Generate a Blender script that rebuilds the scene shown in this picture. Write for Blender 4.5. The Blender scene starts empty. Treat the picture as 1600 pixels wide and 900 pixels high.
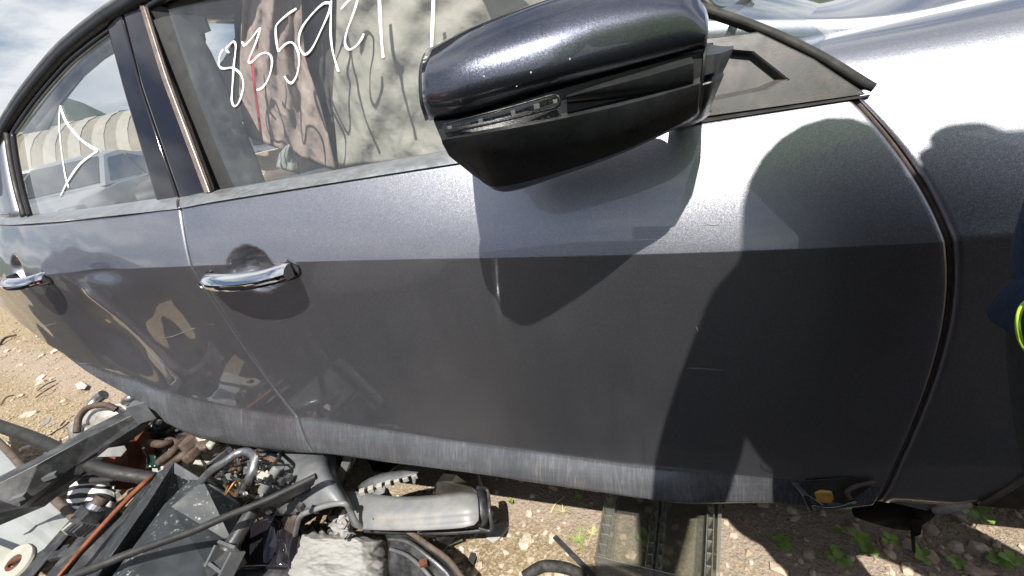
import bpy, bmesh, math, random
import numpy as np
from mathutils import Vector, Matrix
from mathutils import noise as mnoise
random.seed(7)
rnd = random.Random(11)
SC = bpy.context.scene
COL = SC.collection
# ------------------------------------------------------------------ camera
MR = np.array([[0.9457080355693825, 0.2523559262260532, -0.2048238217543547],
               [-0.06501237200508332, -0.4705805320589118, -0.8799587230849844],
               [-0.31844890162432893, 0.8455001178862454, -0.42862553319712093]])
CP = np.array([-0.8172214547156416, -0.5466996464446607, 0.9816665074529657])
FP = 651.09
cd = bpy.data.cameras.new('camera'); cam = bpy.data.objects.new('camera', cd); COL.objects.link(cam)
cd.sensor_fit = 'HORIZONTAL'; cd.sensor_width = 36; cd.lens = FP / 1600 * 36
cd.clip_start = 0.01; cd.clip_end = 5000
mw = Matrix.Identity(4)
for r in range(3):
    mw[r][0] = MR[0][r]; mw[r][1] = -MR[1][r]; mw[r][2] = -MR[2][r]; mw[r][3] = CP[r]
cam.matrix_world = mw
SC.camera = cam
# ------------------------------------------------------------------ sky, sun, exposure
SUN = Vector((-.050, .155, -.281)).normalized()          # direction the light travels
wd = bpy.data.worlds.new('World'); SC.world = wd; wd.use_nodes = True
wt = wd.node_tree; wt.nodes.clear()
def wn(t, **k):
    n = wt.nodes.new(t)
    for a, b in k.items(): setattr(n, a, b)
    return n
sky = wn('ShaderNodeTexSky'); sky.sky_type = 'NISHITA'; sky.sun_disc = False
sky.sun_elevation = math.asin(-SUN.z); sky.sun_rotation = math.atan2(-SUN.x, -SUN.y)
sky.air_density = 1.0; sky.dust_density = 1.5; sky.ozone_density = 1.0
tc = wn('ShaderNodeTexCoord'); sep = wn('ShaderNodeSeparateXYZ'); wt.links.new(tc.outputs['Generated'], sep.inputs[0])
zc_ = wn('ShaderNodeMath', operation='MAXIMUM'); zc_.inputs[1].default_value = 0.0; wt.links.new(sep.outputs[2], zc_.inputs[0])
za = wn('ShaderNodeMath', operation='ADD'); za.inputs[1].default_value = 0.22; wt.links.new(zc_.outputs[0], za.inputs[0])
dx = wn('ShaderNodeMath', operation='DIVIDE'); dy = wn('ShaderNodeMath', operation='DIVIDE')
for d, i in ((dx, 0), (dy, 1)):
    wt.links.new(sep.outputs[i], d.inputs[0]); wt.links.new(za.outputs[0], d.inputs[1])
cmb = wn('ShaderNodeCombineXYZ'); wt.links.new(dx.outputs[0], cmb.inputs[0]); wt.links.new(dy.outputs[0], cmb.inputs[1])
cn = wn('ShaderNodeTexNoise'); cn.inputs['Scale'].default_value = 1.15; cn.inputs['Detail'].default_value = 9; cn.inputs['Roughness'].default_value = .56
wt.links.new(cmb.outputs[0], cn.inputs['Vector'])
cr = wn('ShaderNodeValToRGB'); cr.color_ramp.elements[0].position = .41; cr.color_ramp.elements[1].position = .56
wt.links.new(cn.outputs['Fac'], cr.inputs[0])
cn2 = wn('ShaderNodeTexNoise'); cn2.inputs['Scale'].default_value = 2.3; cn2.inputs['Detail'].default_value = 7
wt.links.new(cmb.outputs[0], cn2.inputs['Vector'])
cr2 = wn('ShaderNodeValToRGB'); cr2.color_ramp.elements[0].position = .35; cr2.color_ramp.elements[1].position = .65
cr2.color_ramp.elements[0].color = (7.2, 7.5, 8.2, 1); cr2.color_ramp.elements[1].color = (10.0, 10.1, 10.2, 1)
wt.links.new(cn2.outputs['Fac'], cr2.inputs[0])
mx = wn('ShaderNodeMix', data_type='RGBA'); wt.links.new(cr.outputs[0], mx.inputs[0]); wt.links.new(sky.outputs[0], mx.inputs[6]); wt.links.new(cr2.outputs[0], mx.inputs[7])
bg = wn('ShaderNodeBackground'); bg.inputs[1].default_value = 0.058; wt.links.new(mx.outputs[2], bg.inputs[0])
wo = wn('ShaderNodeOutputWorld'); wt.links.new(bg.outputs[0], wo.inputs[0])
sl = bpy.data.lights.new('sun', 'SUN'); sl.energy = 5.0; sl.angle = math.radians(.5); sl.color = (1, .955, .88)
so = bpy.data.objects.new('sun', sl); COL.objects.link(so); so.rotation_euler = SUN.to_track_quat('-Z', 'Y').to_euler(); so.location = (2, -3, 6)
SC.view_settings.view_transform = 'Standard'; SC.view_settings.look = 'None'
SC.view_settings.exposure = 0.75; SC.view_settings.gamma = 1
SC.render.engine = 'CYCLES'
try:
    SC.cycles.use_denoising = True; SC.cycles.denoiser = 'OPENIMAGEDENOISE'
    SC.cycles.denoising_prefilter = 'ACCURATE'
except Exception: pass
SC.cycles.max_bounces = 7; SC.cycles.transparent_max_bounces = 14; SC.cycles.use_adaptive_sampling = True; SC.cycles.adaptive_threshold = .015; SC.cycles.sample_clamp_indirect = 6; SC.cycles.caustics_reflective = False; SC.cycles.caustics_refractive = False

# ------------------------------------------------------------------ pixel helpers (photo pixels -> points in the place)
def ray(px, py): return MR.T @ np.array([(px - 800) / FP, (py - 450) / FP, 1.0])
def PY(px, py, y): d = ray(px, py); return Vector(CP + d * ((y - CP[1]) / d[1]))
def PZ(px, py, z): d = ray(px, py); return Vector(CP + d * ((z - CP[2]) / d[2]))
def hit(px, py, f):
    d = ray(px, py); t = .1; st = .01
    while t < 3.6:
        p = CP + d * t
        if p[1] - f(p[0], p[2]) > 0: break
        t += st
    a, b = t - st, t
    for _ in range(30):
        m = (a + b) / 2; p = CP + d * m
        if p[1] - f(p[0], p[2]) > 0: b = m
        else: a = m
    return Vector(CP + d * a)
def interp(x, xs, ys): return float(np.interp(x, xs, ys))
def smooth(a, b, x):
    t = min(1, max(0, (x - a) / (b - a))); return t * t * (3 - 2 * t)

# ------------------------------------------------------------------ materials
MATS = {}
def NT(name):
    m = bpy.data.materials.new(name); m.use_nodes = True; nt = m.node_tree; b = nt.nodes['Principled BSDF']; MATS[name] = m
    return m, nt, b
def nd(nt, t, **k):
    n = nt.nodes.new(t)
    for a, v in k.items():
        if a in n.inputs: n.inputs[a].default_value = v
        else: setattr(n, a, v)
    return n
def ramp(nt, src, stops):
    r = nt.nodes.new('ShaderNodeValToRGB'); e = r.color_ramp.elements
    while len(e) < len(stops): e.new(.5)
    for q, (p, c) in zip(e, stops):
        q.position = p; q.color = (c if len(c) == 4 else (*c, 1)) if isinstance(c, (tuple, list)) else (c, c, c, 1)
    nt.links.new(src, r.inputs[0]); return r
def objcoord(nt): return nt.nodes.new('ShaderNodeTexCoord').outputs['Object']
def gencoord(nt):
    g = nt.nodes.new('ShaderNodeNewGeometry'); return g.outputs['Position']
def noise(nt, scale, detail=4, rough=.55, vec=None):
    n = nt.nodes.new('ShaderNodeTexNoise'); n.inputs['Scale'].default_value = scale; n.inputs['Detail'].default_value = detail; n.inputs['Roughness'].default_value = rough
    nt.links.new(vec if vec is not None else gencoord(nt), n.inputs['Vector']); return n
def mixc(nt, fac, a, b, blend='MIX'):
    m = nt.nodes.new('ShaderNodeMix'); m.data_type = 'RGBA'; m.blend_type = blend
    for s, i in ((fac, 0), (a, 6), (b, 7)):
        if isinstance(s, (int, float)): m.inputs[i].default_value = s
        elif isinstance(s, (tuple, list)): m.inputs[i].default_value = (*s[:3], 1)
        else: nt.links.new(s, m.inputs[i])
    return m.outputs[2]
def mathn(nt, op, a, b=None):
    m = nt.nodes.new('ShaderNodeMath'); m.operation = op
    for s, i in ((a, 0), (b, 1)):
        if s is None: continue
        if isinstance(s, (int, float)): m.inputs[i].default_value = s
        else: nt.links.new(s, m.inputs[i])
    return m.outputs[0]
def bump(nt, b, h, strength=.3, dist=.002, sock='Normal'):
    bn = nt.nodes.new('ShaderNodeBump'); bn.inputs['Strength'].default_value = strength; bn.inputs['Distance'].default_value = dist
    nt.links.new(h, bn.inputs['Height']); nt.links.new(bn.outputs[0], b.inputs[sock]); return bn
def simple(name, col, rough=.5, metal=0, var=.25, scale=14, bumpd=0, bscale=200, coat=0, dust=0, dcol=(.45, .40, .33), spec=.5):
    m, nt, b = NT(name)
    n = noise(nt, scale, 5)
    c = mixc(nt, ramp(nt, n.outputs['Fac'], [(.3, 0.0), (.7, 1.0)]).outputs[0], [v * (1 - var) for v in col], [min(1, v * (1 + var)) for v in col])
    if dust:
        n2 = noise(nt, scale * 2.7, 8, .65)
        c = mixc(nt, ramp(nt, n2.outputs['Fac'], [(.45, 0.0), (.8, dust)]).outputs[0], c, dcol)
    nt.links.new(c, b.inputs['Base Color'])
    n3 = noise(nt, scale * 4, 4); rr = ramp(nt, n3.outputs['Fac'], [(.3, max(.02, rough * .75)), (.7, min(1, rough * 1.25))]); nt.links.new(rr.outputs[0], b.inputs['Roughness'])
    b.inputs['Metallic'].default_value = metal; b.inputs['Coat Weight'].default_value = coat; b.inputs['Specular IOR Level'].default_value = spec
    if bumpd:
        n4 = noise(nt, bscale, 5); bump(nt, b, n4.outputs['Fac'], .6, bumpd)
    return m
def paint(name, col, rough=.33, metal=.75, flake=True, dust=.12):
    m, nt, b = NT(name)
    b.inputs['Metallic'].default_value = metal; b.inputs['Coat Weight'].default_value = 1.0; b.inputs['Coat Roughness'].default_value = .015; b.inputs['Coat IOR'].default_value = 1.5
    base = col
    if flake:
        v = nt.nodes.new('ShaderNodeTexVoronoi'); v.inputs['Scale'].default_value = 1300; nt.links.new(gencoord(nt), v.inputs['Vector'])
        sepc = nt.nodes.new('ShaderNodeSeparateColor'); nt.links.new(v.outputs['Color'], sepc.inputs[0])
        base = mixc(nt, ramp(nt, sepc.outputs[0], [(.0, .0), (.86, .35), (1, 1.0)]).outputs[0], [c * .8 for c in col], [min(1, c * 1.6) for c in col])
        g = nt.nodes.new('ShaderNodeNewGeometry')
        sub = nt.nodes.new('ShaderNodeVectorMath'); sub.operation = 'SUBTRACT'; nt.links.new(v.outputs['Color'], sub.inputs[0]); sub.inputs[1].default_value = (.5, .5, .5)
        sc = nt.nodes.new('ShaderNodeVectorMath'); sc.operation = 'SCALE'; nt.links.new(sub.outputs[0], sc.inputs[0]); sc.inputs['Scale'].default_value = .12
        ad = nt.nodes.new('ShaderNodeVectorMath'); ad.operation = 'ADD'; nt.links.new(g.outputs['Normal'], ad.inputs[0]); nt.links.new(sc.outputs[0], ad.inputs[1])
        no = nt.nodes.new('ShaderNodeVectorMath'); no.operation = 'NORMALIZE'; nt.links.new(ad.outputs[0], no.inputs[0]); nt.links.new(no.outputs[0], b.inputs['Normal'])
        gn = nt.nodes.new('ShaderNodeNewGeometry'); nt.links.new(gn.outputs['Normal'], b.inputs['Coat Normal'])
    rsrc = None
    if dust:
        # thin film of dust: blotches, vertical runs and fine scratches
        n1 = noise(nt, 3.2, 7, .65)
        mp = nt.nodes.new('ShaderNodeMapping'); mp.inputs['Scale'].default_value = (38, 38, 3.0); nt.links.new(gencoord(nt), mp.inputs['Vector'])
        n2 = noise(nt, 1.0, 6, .6, mp.outputs[0])
        d = mathn(nt, 'MULTIPLY', ramp(nt, n1.outputs['Fac'], [(.42, 0.0), (.75, 1.0)]).outputs[0], ramp(nt, n2.outputs['Fac'], [(.35, .2), (.7, 1.0)]).outputs[0])
        vv = nt.nodes.new('ShaderNodeTexVoronoi'); vv.inputs['Scale'].default_value = 42; nt.links.new(gencoord(nt), vv.inputs['Vector']); n3 = noise(nt, 6, 4, .6)
        sp = mathn(nt, 'MULTIPLY', ramp(nt, vv.outputs['Distance'], [(.045, 1.0), (.075, 0.0)]).outputs[0], ramp(nt, n3.outputs['Fac'], [(.47, 0.0), (.6, 1.0)]).outputs[0])
        d = mathn(nt, 'MULTIPLY', mathn(nt, 'ADD', d, mathn(nt, 'MULTIPLY', sp, 3.0)), dust)
        base = mixc(nt, d, base, (.34, .33, .32))
        mm = mathn(nt, 'MULTIPLY', mathn(nt, 'SUBTRACT', 1.0, d), metal); nt.links.new(mm, b.inputs['Metallic'])
        cw = mathn(nt, 'SUBTRACT', 1.0, mathn(nt, 'MULTIPLY', d, .8)); nt.links.new(cw, b.inputs['Coat Weight'])
        crg = mathn(nt, 'ADD', .015, mathn(nt, 'MULTIPLY', d, .12)); nt.links.new(crg, b.inputs['Coat Roughness'])
    if isinstance(base, (tuple, list)): b.inputs['Base Color'].default_value = (*base, 1)
    else: nt.links.new(base, b.inputs['Base Color'])
    b.inputs['Roughness'].default_value = rough
    return m
CAR = (.375, .382, .428)
def flake_paint(name, col, rough, dust):
    """metallic lacquer: flake layer with a short-tailed lobe under a mirror-clear coat, thin dust on top"""
    m = bpy.data.materials.new(name); m.use_nodes = True; nt = m.node_tree; nt.nodes.clear(); MATS[name] = m
    out = nt.nodes.new('ShaderNodeOutputMaterial')
    v = nt.nodes.new('ShaderNodeTexVoronoi'); v.inputs['Scale'].default_value = 1500; nt.links.new(gencoord(nt), v.inputs['Vector'])
    sepc = nt.nodes.new('ShaderNodeSeparateColor'); nt.links.new(v.outputs['Color'], sepc.inputs[0])
    base = mixc(nt, ramp(nt, sepc.outputs[0], [(.0, .0), (.86, .35), (1, 1.0)]).outputs[0], [c * .86 for c in col], [min(1, c * 1.42) for c in col])
    g = nt.nodes.new('ShaderNodeNewGeometry')
    sub = nt.nodes.new('ShaderNodeVectorMath'); sub.operation = 'SUBTRACT'; nt.links.new(v.outputs['Color'], sub.inputs[0]); sub.inputs[1].default_value = (.5, .5, .5)
    sc = nt.nodes.new('ShaderNodeVectorMath'); sc.operation = 'SCALE'; nt.links.new(sub.outputs[0], sc.inputs[0]); sc.inputs['Scale'].default_value = .12
    ad = nt.nodes.new('ShaderNodeVectorMath'); ad.operation = 'ADD'; nt.links.new(g.outputs['Normal'], ad.inputs[0]); nt.links.new(sc.outputs[0], ad.inputs[1])
    no = nt.nodes.new('ShaderNodeVectorMath'); no.operation = 'NORMALIZE'; nt.links.new(ad.outputs[0], no.inputs[0])
    fl = nt.nodes.new('ShaderNodeBsdfAnisotropic'); fl.distribution = 'BECKMANN'; fl.inputs['Roughness'].default_value = rough
    nt.links.new(base, fl.inputs['Color']); nt.links.new(no.outputs[0], fl.inputs['Normal'])
    f2 = nt.nodes.new('ShaderNodeBsdfAnisotropic'); f2.distribution = 'GGX'; f2.inputs['Roughness'].default_value = rough + .10; nt.links.new(base, f2.inputs['Color']); nt.links.new(no.outputs[0], f2.inputs['Normal'])
    m0 = nt.nodes.new('ShaderNodeMixShader'); m0.inputs[0].default_value = .5; nt.links.new(fl.outputs[0], m0.inputs[1]); nt.links.new(f2.outputs[0], m0.inputs[2])
    n1 = noise(nt, 3.2, 7, .65)
    mp = nt.nodes.new('ShaderNodeMapping'); mp.inputs['Scale'].default_value = (38, 38, 3.0); nt.links.new(gencoord(nt), mp.inputs['Vector'])
    n2 = noise(nt, 1.0, 6, .6, mp.outputs[0])
    d = mathn(nt, 'MULTIPLY', ramp(nt, n1.outputs['Fac'], [(.40, 0.0), (.75, 1.0)]).outputs[0], ramp(nt, n2.outputs['Fac'], [(.35, .2), (.7, 1.0)]).outputs[0])
    vv = nt.nodes.new('ShaderNodeTexVoronoi'); vv.inputs['Scale'].default_value = 42; nt.links.new(gencoord(nt), vv.inputs['Vector']); n3 = noise(nt, 6, 4, .6)
    sp = mathn(nt, 'MULTIPLY', ramp(nt, vv.outputs['Distance'], [(.045, 1.0), (.075, 0.0)]).outputs[0], ramp(nt, n3.outputs['Fac'], [(.47, 0.0), (.6, 1.0)]).outputs[0])
    d = mathn(nt, 'MULTIPLY', mathn(nt, 'ADD', d, mathn(nt, 'MULTIPLY', sp, 4.0)), dust)
    df = nt.nodes.new('ShaderNodeBsdfDiffuse'); df.inputs['Color'].default_value = (.30, .30, .30, 1)
    m1 = nt.nodes.new('ShaderNodeMixShader'); nt.links.new(d, m1.inputs[0]); nt.links.new(m0.outputs[0], m1.inputs[1]); nt.links.new(df.outputs[0], m1.inputs[2])
    co = nt.nodes.new('ShaderNodeBsdfAnisotropic'); co.distribution = 'GGX'; nt.links.new(mathn(nt, 'ADD', .012, mathn(nt, 'MULTIPLY', d, .2)), co.inputs['Roughness']); co.inputs['Color'].default_value = (1, 1, 1, 1)
    fr = nt.nodes.new('ShaderNodeFresnel'); fr.inputs['IOR'].default_value = 1.55
    m2 = nt.nodes.new('ShaderNodeMixShader'); nt.links.new(fr.outputs[0], m2.inputs[0]); nt.links.new(m1.outputs[0], m2.inputs[1]); nt.links.new(co.outputs[0], m2.inputs[2])
    nt.links.new(m2.outputs[0], out.inputs[0]); return m
flake_paint('paint', CAR, .45, .09)
flake_paint('paint_cap_dim', (.10, .108, .14), .38, .05)  # body paint darkened in colour to dim the light on the mirror cap
paint('paint_red', (.42, .012, .016), .4, .3, False, .15)
paint('paint_white', (.72, .72, .70), .4, .0, False, .15)
paint('paint_blue', (.03, .06, .12), .4, .4, False, .15)
paint('paint_black', (.015, .015, .017), .35, .2, False, .1)
paint('paint_silver', (.42, .43, .44), .35, .8, False, .12)
paint('paint_teal', (.05, .13, .13), .35, .3, False, .12)
simple('gloss_black', (.011, .010, .013), .07, 0, .1, coat=.4)
simple('dark_trim', (.017, .018, .020), .33, 0, .2, 20, .0005, 900, dust=.06, dcol=(.2,.2,.2))
simple('black_plastic', (.024, .025, .028), .42, 0, .3, 9, .0003, 700, dust=.45, dcol=(.22, .22, .215))
simple('black_matte', (.012, .012, .012), .75, 0, .3, 8, dust=.15)
simple('tar_black', (.006, .006, .007), .9, 0, .3, 8, spec=.1)
simple('grey_plastic', (.085, .09, .098), .48, 0, .18, 7, .0004, 800, dust=.45, dcol=(.30, .30, .29))
simple('grey_plastic_light', (.16, .165, .17), .5, 0, .15, 9, .0003, 700, dust=.35)
simple('sail_plastic', (.042, .042, .042), .45, 0, .12, 14, .0003, 900, dust=.25, dcol=(.24, .19, .15))
simple('rubber', (.014, .014, .014), .6, 0, .25, 16, dust=.12, dcol=(.2, .19, .18))
simple('rubber_brown', (.075, .055, .045), .75, 0, .3, 30, dust=.5, dcol=(.22, .17, .13))
simple('belt_trim', (.34, .36, .38), .38, .75, .22, 26, .0004, 500, dust=.6, dcol=(.30, .32, .34))
simple('window_strip', (.30, .235, .20), .38, .6, .25, 40, dust=.4)
simple('chrome', (.82, .82, .83), .06, 1.0, .04, 30)
simple('steel', (.36, .37, .38), .36, .9, .25, 20, .0006, 300, dust=.3)
simple('aluminium', (.52, .50, .46), .52, .7, .3, 18, .0012, 160, dust=.5, dcol=(.5, .44, .34))
simple('rust', (.13, .043, .02), .85, .1, .5, 22, .001, 300, dust=.4, dcol=(.12, .05, .03))
simple('rust_orange', (.20, .065, .028), .6, .2, .6, 25, .001, 260, dust=.8, dcol=(.14, .06, .035))
simple('rust_dark', (.075, .052, .042), .75, .25, .4, 18, .0012, 240, dust=.4, dcol=(.26, .19, .13))
simple('white_metal', (.27, .285, .285), .35, 0, .08, 6, dust=.35, dcol=(.42, .42, .40), coat=.5)
simple('pale_plastic', (.32, .32, .28), .5, 0, .12, 18, dust=.5)
simple('skin', (.42, .25, .17), .5, 0, .08, 20)
simple('hair', (.02, .015, .012), .55, 0, .3, 60)
simple('hivis', (.42, .72, .035), .8, 0, .08, 20, .0006, 900)
simple('trousers', (.021, .024, .023), .85, 0, .25, 12, .0008, 900)
simple('boot', (.05, .035, .025), .7, 0, .3, 20, dust=.5)
simple('stitch', (.42, .65, .05), .8)
simple('paper', (.34, .35, .33), .8, 0, .15, 25, .001, 150, dust=.3)
simple('paper_green', (.30, .62, .48), .7, 0, .15, 25)
simple('wood_grey', (.30, .28, .26), .85, 0, .3, 40, .0015, 150, dust=.4)
simple('copper', (.30, .16, .07), .4, .7, .3, 60)
simple('interior', (.024, .025, .026), .8, 0, .3, 10, .0008, 500)
simple('headliner', (.10, .10, .10), .95, 0, .2, 10)
simple('leaf', (.20, .30, .065), .5, 0, .45, 40, spec=.4)
simple('stem', (.16, .22, .05), .6, 0, .3, 60)
simple('dry_grass', (.38, .36, .16), .8, 0, .3, 60)
simple('tyre', (.016, .016, .016), .8, 0, .3, 20, .001, 200, dust=.4, dcol=(.16, .14, .12))
simple('tail_lamp', (.5, .01, .012), .12, 0, .1, 30, coat=1)
simple('hangar_cream', (.30, .28, .23), .6, 0, .1, 2)
simple('hangar_tan', (.20, .175, .13), .6, 0, .12, 2)
simple('orange_foam', (.50, .28, .06), .7, 0, .25, 120, .001, 300)
simple('marker_white', (.88, .89, .90), .55, 0, .03, 60)
simple('red_tape', (.55, .04, .07), .6, 0, .15, 60)
simple('blue_cloth', (.012, .030, .075), .8, 0, .2, 30, .0006, 900)

def cloth(name, col, wr=26, bd=.004):
    m, nt, b = NT(name)
    n = noise(nt, 9, 6, .6); w = nt.nodes.new('ShaderNodeTexWave'); w.inputs['Scale'].default_value = wr; w.inputs['Distortion'].default_value = 9; w.inputs['Detail'].default_value = 3; w.inputs['Detail Scale'].default_value = 1.5
    nt.links.new(gencoord(nt), w.inputs['Vector'])
    c = mixc(nt, n.outputs['Fac'], [v * .75 for v in col], [min(1, v * 1.18) for v in col]); nt.links.new(c, b.inputs['Base Color'])
    b.inputs['Roughness'].default_value = .85
    h = mathn(nt, 'ADD', mathn(nt, 'MULTIPLY', w.outputs['Fac'], .35), mathn(nt, 'ADD', n.outputs['Fac'], mathn(nt, 'MULTIPLY', noise(nt, 600, 2).outputs['Fac'], .06)))
    bump(nt, b, h, .8, bd); return m
cloth('airbag_grey', (.50, .46, .39), 7, .007); cloth('airbag_pink', (.50, .38, .33), 9, .006); cloth('airbag_shade', (.10, .085, .08), 14)

def stripes():
    m, nt, b = NT('striped_cloth')
    w = nt.nodes.new('ShaderNodeTexWave'); w.bands_direction = 'Y'; w.inputs['Scale'].default_value = 1.35; w.inputs['Distortion'].default_value = .8; w.inputs['Detail'].default_value = 2
    uv = nt.nodes.new('ShaderNodeTexCoord'); nt.links.new(uv.outputs['UV'], w.inputs['Vector'])
    c = ramp(nt, w.outputs['Fac'], [(.46, (.012, .012, .014)), (.54, (.62, .62, .62))]); nt.links.new(c.outputs[0], b.inputs['Base Color'])
    b.inputs['Roughness'].default_value = .85; bump(nt, b, noise(nt, 60, 5).outputs['Fac'], .6, .003)
stripes()

def glass(name, tint, mixr=0.0, film=0.0, fcol=(.6, .62, .62)):
    m = bpy.data.materials.new(name); m.use_nodes = True; nt = m.node_tree; nt.nodes.clear(); MATS[name] = m
    o = nt.nodes.new('ShaderNodeOutputMaterial'); t = nt.nodes.new('ShaderNodeBsdfTransparent'); t.inputs[0].default_value = (*tint, 1)
    g = nt.nodes.new('ShaderNodeBsdfGlossy'); g.inputs['Roughness'].default_value = .004; g.inputs['Color'].default_value = (1, 1, 1, 1)
    lw = nt.nodes.new('ShaderNodeLayerWeight'); lw.inputs['Blend'].default_value = .5
    f = mathn(nt, 'ADD', mathn(nt, 'MULTIPLY', mathn(nt, 'POWER', lw.outputs['Facing'], 4.0), .8), .045 + mixr)
    mx = nt.nodes.new('ShaderNodeMixShader'); nt.links.new(f, mx.inputs[0]); nt.links.new(t.outputs[0], mx.inputs[1]); nt.links.new(g.outputs[0], mx.inputs[2])
    out = mx.outputs[0]
    if film:
        d = nt.nodes.new('ShaderNodeBsdfDiffuse'); d.inputs[0].default_value = (*fcol, 1)
        n = noise(nt, 5, 6, .65); k = ramp(nt, n.outputs['Fac'], [(.3, film * .4), (.75, film * 1.5)])
        m2 = nt.nodes.new('ShaderNodeMixShader'); nt.links.new(k.outputs[0], m2.inputs[0]); nt.links.new(out, m2.inputs[1]); nt.links.new(d.outputs[0], m2.inputs[2]); out = m2.outputs[0]
    nt.links.new(out, o.inputs[0]); return m
glass('window_glass', (.81, .84, .845), .05, .038)
glass('clear_plastic', (.93, .94, .92), .02, .06, (.5, .47, .40))
glass('edge_highlight', (.86, .88, .85), .05, .16, (.62, .60, .55))  # pale film paints in the highlights along the tray's rails and rungs
glass('signal_lens', (.72, .74, .76), .03)

def car_glass_dark():
    m, nt, b = NT('dark_glass'); b.inputs['Base Color'].default_value = (.012, .016, .017, 1); b.inputs['Roughness'].default_value = .03; b.inputs['Coat Weight'].default_value = 1
car_glass_dark()

def sill():
    # dusty, scraped lower flare of the doors
    m, nt, b = NT('sill_paint')
    mp = nt.nodes.new('ShaderNodeMapping'); mp.inputs['Scale'].default_value = (190, 10, 16); mp.inputs['Rotation'].default_value = (0, .45, 0); nt.links.new(gencoord(nt), mp.inputs['Vector'])
    n1 = noise(nt, 1.0, 8, .75, mp.outputs[0]); n1.inputs['Distortion'].default_value = 1.6; n2 = noise(nt, 7, 8, .7)
    mp2 = nt.nodes.new('ShaderNodeMapping'); mp2.inputs['Scale'].default_value = (3, 40, 120); nt.links.new(gencoord(nt), mp2.inputs['Vector'])
    n3 = noise(nt, 1.0, 6, .65, mp2.outputs[0])
    a = mathn(nt, 'MULTIPLY', ramp(nt, n1.outputs['Fac'], [(.50, 0.0), (.70, 1.0)]).outputs[0], ramp(nt, n2.outputs['Fac'], [(.38, .25), (.62, 1.0)]).outputs[0])
    a = mathn(nt, 'ADD', mathn(nt, 'MULTIPLY', a, .34), mathn(nt, 'MULTIPLY', ramp(nt, n3.outputs['Fac'], [(.45, 0.0), (.8, 1.0)]).outputs[0], .05))
    a = mathn(nt, 'ADD', a, mathn(nt, 'MULTIPLY', ramp(nt, n2.outputs['Fac'], [(.40, 0.0), (.70, 1.0)]).outputs[0], .10))
    c = mixc(nt, a, (.075, .078, .088), (.42, .43, .44))
    nb = noise(nt, 13, 5); c = mixc(nt, ramp(nt, nb.outputs['Fac'], [(.60, 0.0), (.76, .3)]).outputs[0], c, (.17, .13, .08))
    nt.links.new(c, b.inputs['Base Color']); b.inputs['Metallic'].default_value = .3
    nt.links.new(mathn(nt, 'ADD', .25, mathn(nt, 'MULTIPLY', a, .5)), b.inputs['Roughness']); b.inputs['Coat Weight'].default_value = .5; b.inputs['Coat Roughness'].default_value = .12
sill()

def speckled():
    m, nt, b = NT('speckled_black')
    n = noise(nt, 90, 4, .6); n2 = noise(nt, 7, 5); n3 = noise(nt, 26, 6)
    sp = mathn(nt, 'MULTIPLY', ramp(nt, n.outputs['Fac'], [(.60, 0.0), (.67, 1.0)]).outputs[0], ramp(nt, n2.outputs['Fac'], [(.40, 0.0), (.6, 1.0)]).outputs[0])
    c = mixc(nt, sp, mixc(nt, ramp(nt, n3.outputs['Fac'], [(.35, 0.0), (.8, .5)]).outputs[0], (.014, .017, .020), (.07, .085, .095)), (.42, .44, .45))
    nt.links.new(c, b.inputs['Base Color']); nt.links.new(ramp(nt, n3.outputs['Fac'], [(.3, .5), (.7, .75)]).outputs[0], b.inputs['Roughness'])
speckled()

def ground_mat():
    m, nt, b = NT('ground')
    v = gencoord(nt)
    n1 = noise(nt, 1.1, 8, .6, v); n2 = noise(nt, 14, 8, .65, v); n3 = noise(nt, 130, 4, .6, v); n4 = noise(nt, 3.3, 6, .6, v)
    c = mixc(nt, ramp(nt, n1.outputs['Fac'], [(.35, 0.0), (.65, 1.0)]).outputs[0], (.245, .185, .11), (.32, .235, .145))
    c = mixc(nt, ramp(nt, n2.outputs['Fac'], [(.35, 0.0), (.7, .75)]).outputs[0], c, (.17, .13, .08))
    c = mixc(nt, ramp(nt, n4.outputs['Fac'], [(.50, 0.0), (.62, .6)]).outputs[0], c, (.215, .185, .095))
    c = mixc(nt, ramp(nt, n3.outputs['Fac'], [(.50, 0.0), (.60, .8)]).outputs[0], c, (.42, .36, .27))
    c = mixc(nt, ramp(nt, n3.outputs['Fac'], [(.30, .65), (.40, .0)]).outputs[0], c, (.12, .085, .055))
    sp = nt.nodes.new('ShaderNodeSeparateXYZ'); nt.links.new(v, sp.inputs[0])
    # a pale wheel track runs along the yard lane
    tr = mathn(nt, 'ADD', mathn(nt, 'MULTIPLY', sp.outputs[0], .155), sp.outputs[1]); tr = mathn(nt, 'ABSOLUTE', mathn(nt, 'ADD', tr, -.02))
    tr = mathn(nt, 'ADD', tr, mathn(nt, 'MULTIPLY', n2.outputs['Fac'], .12))
    c = mixc(nt, ramp(nt, tr, [(.13, .7), (.24, 0.0)]).outputs[0], c, (.335, .275, .235))
    nt.links.new(c, b.inputs['Base Color']); b.inputs['Roughness'].default_value = .92; b.inputs['Specular IOR Level'].default_value = .2
    h = mathn(nt, 'ADD', mathn(nt, 'MULTIPLY', n3.outputs['Fac'], .5), n2.outputs['Fac']); bump(nt, b, h, 1.0, .018)
ground_mat()
def stone_mat(name, a, bcol):
    m, nt, b = NT(name)
    oi = nt.nodes.new('ShaderNodeObjectInfo'); n = noise(nt, 60, 5)
    c = mixc(nt, oi.outputs['Random'], a, bcol); c = mixc(nt, n.outputs['Fac'], c, (.26, .20, .14)); nt.links.new(c, b.inputs['Base Color']); b.inputs['Roughness'].default_value = .85
    bump(nt, b, noise(nt, 200, 4).outputs['Fac'], .5, .002)
stone_mat('stone', (.74, .68, .58), (.52, .38, .28)); stone_mat('gravel', (.38, .31, .22), (.27, .20, .14))
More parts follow.
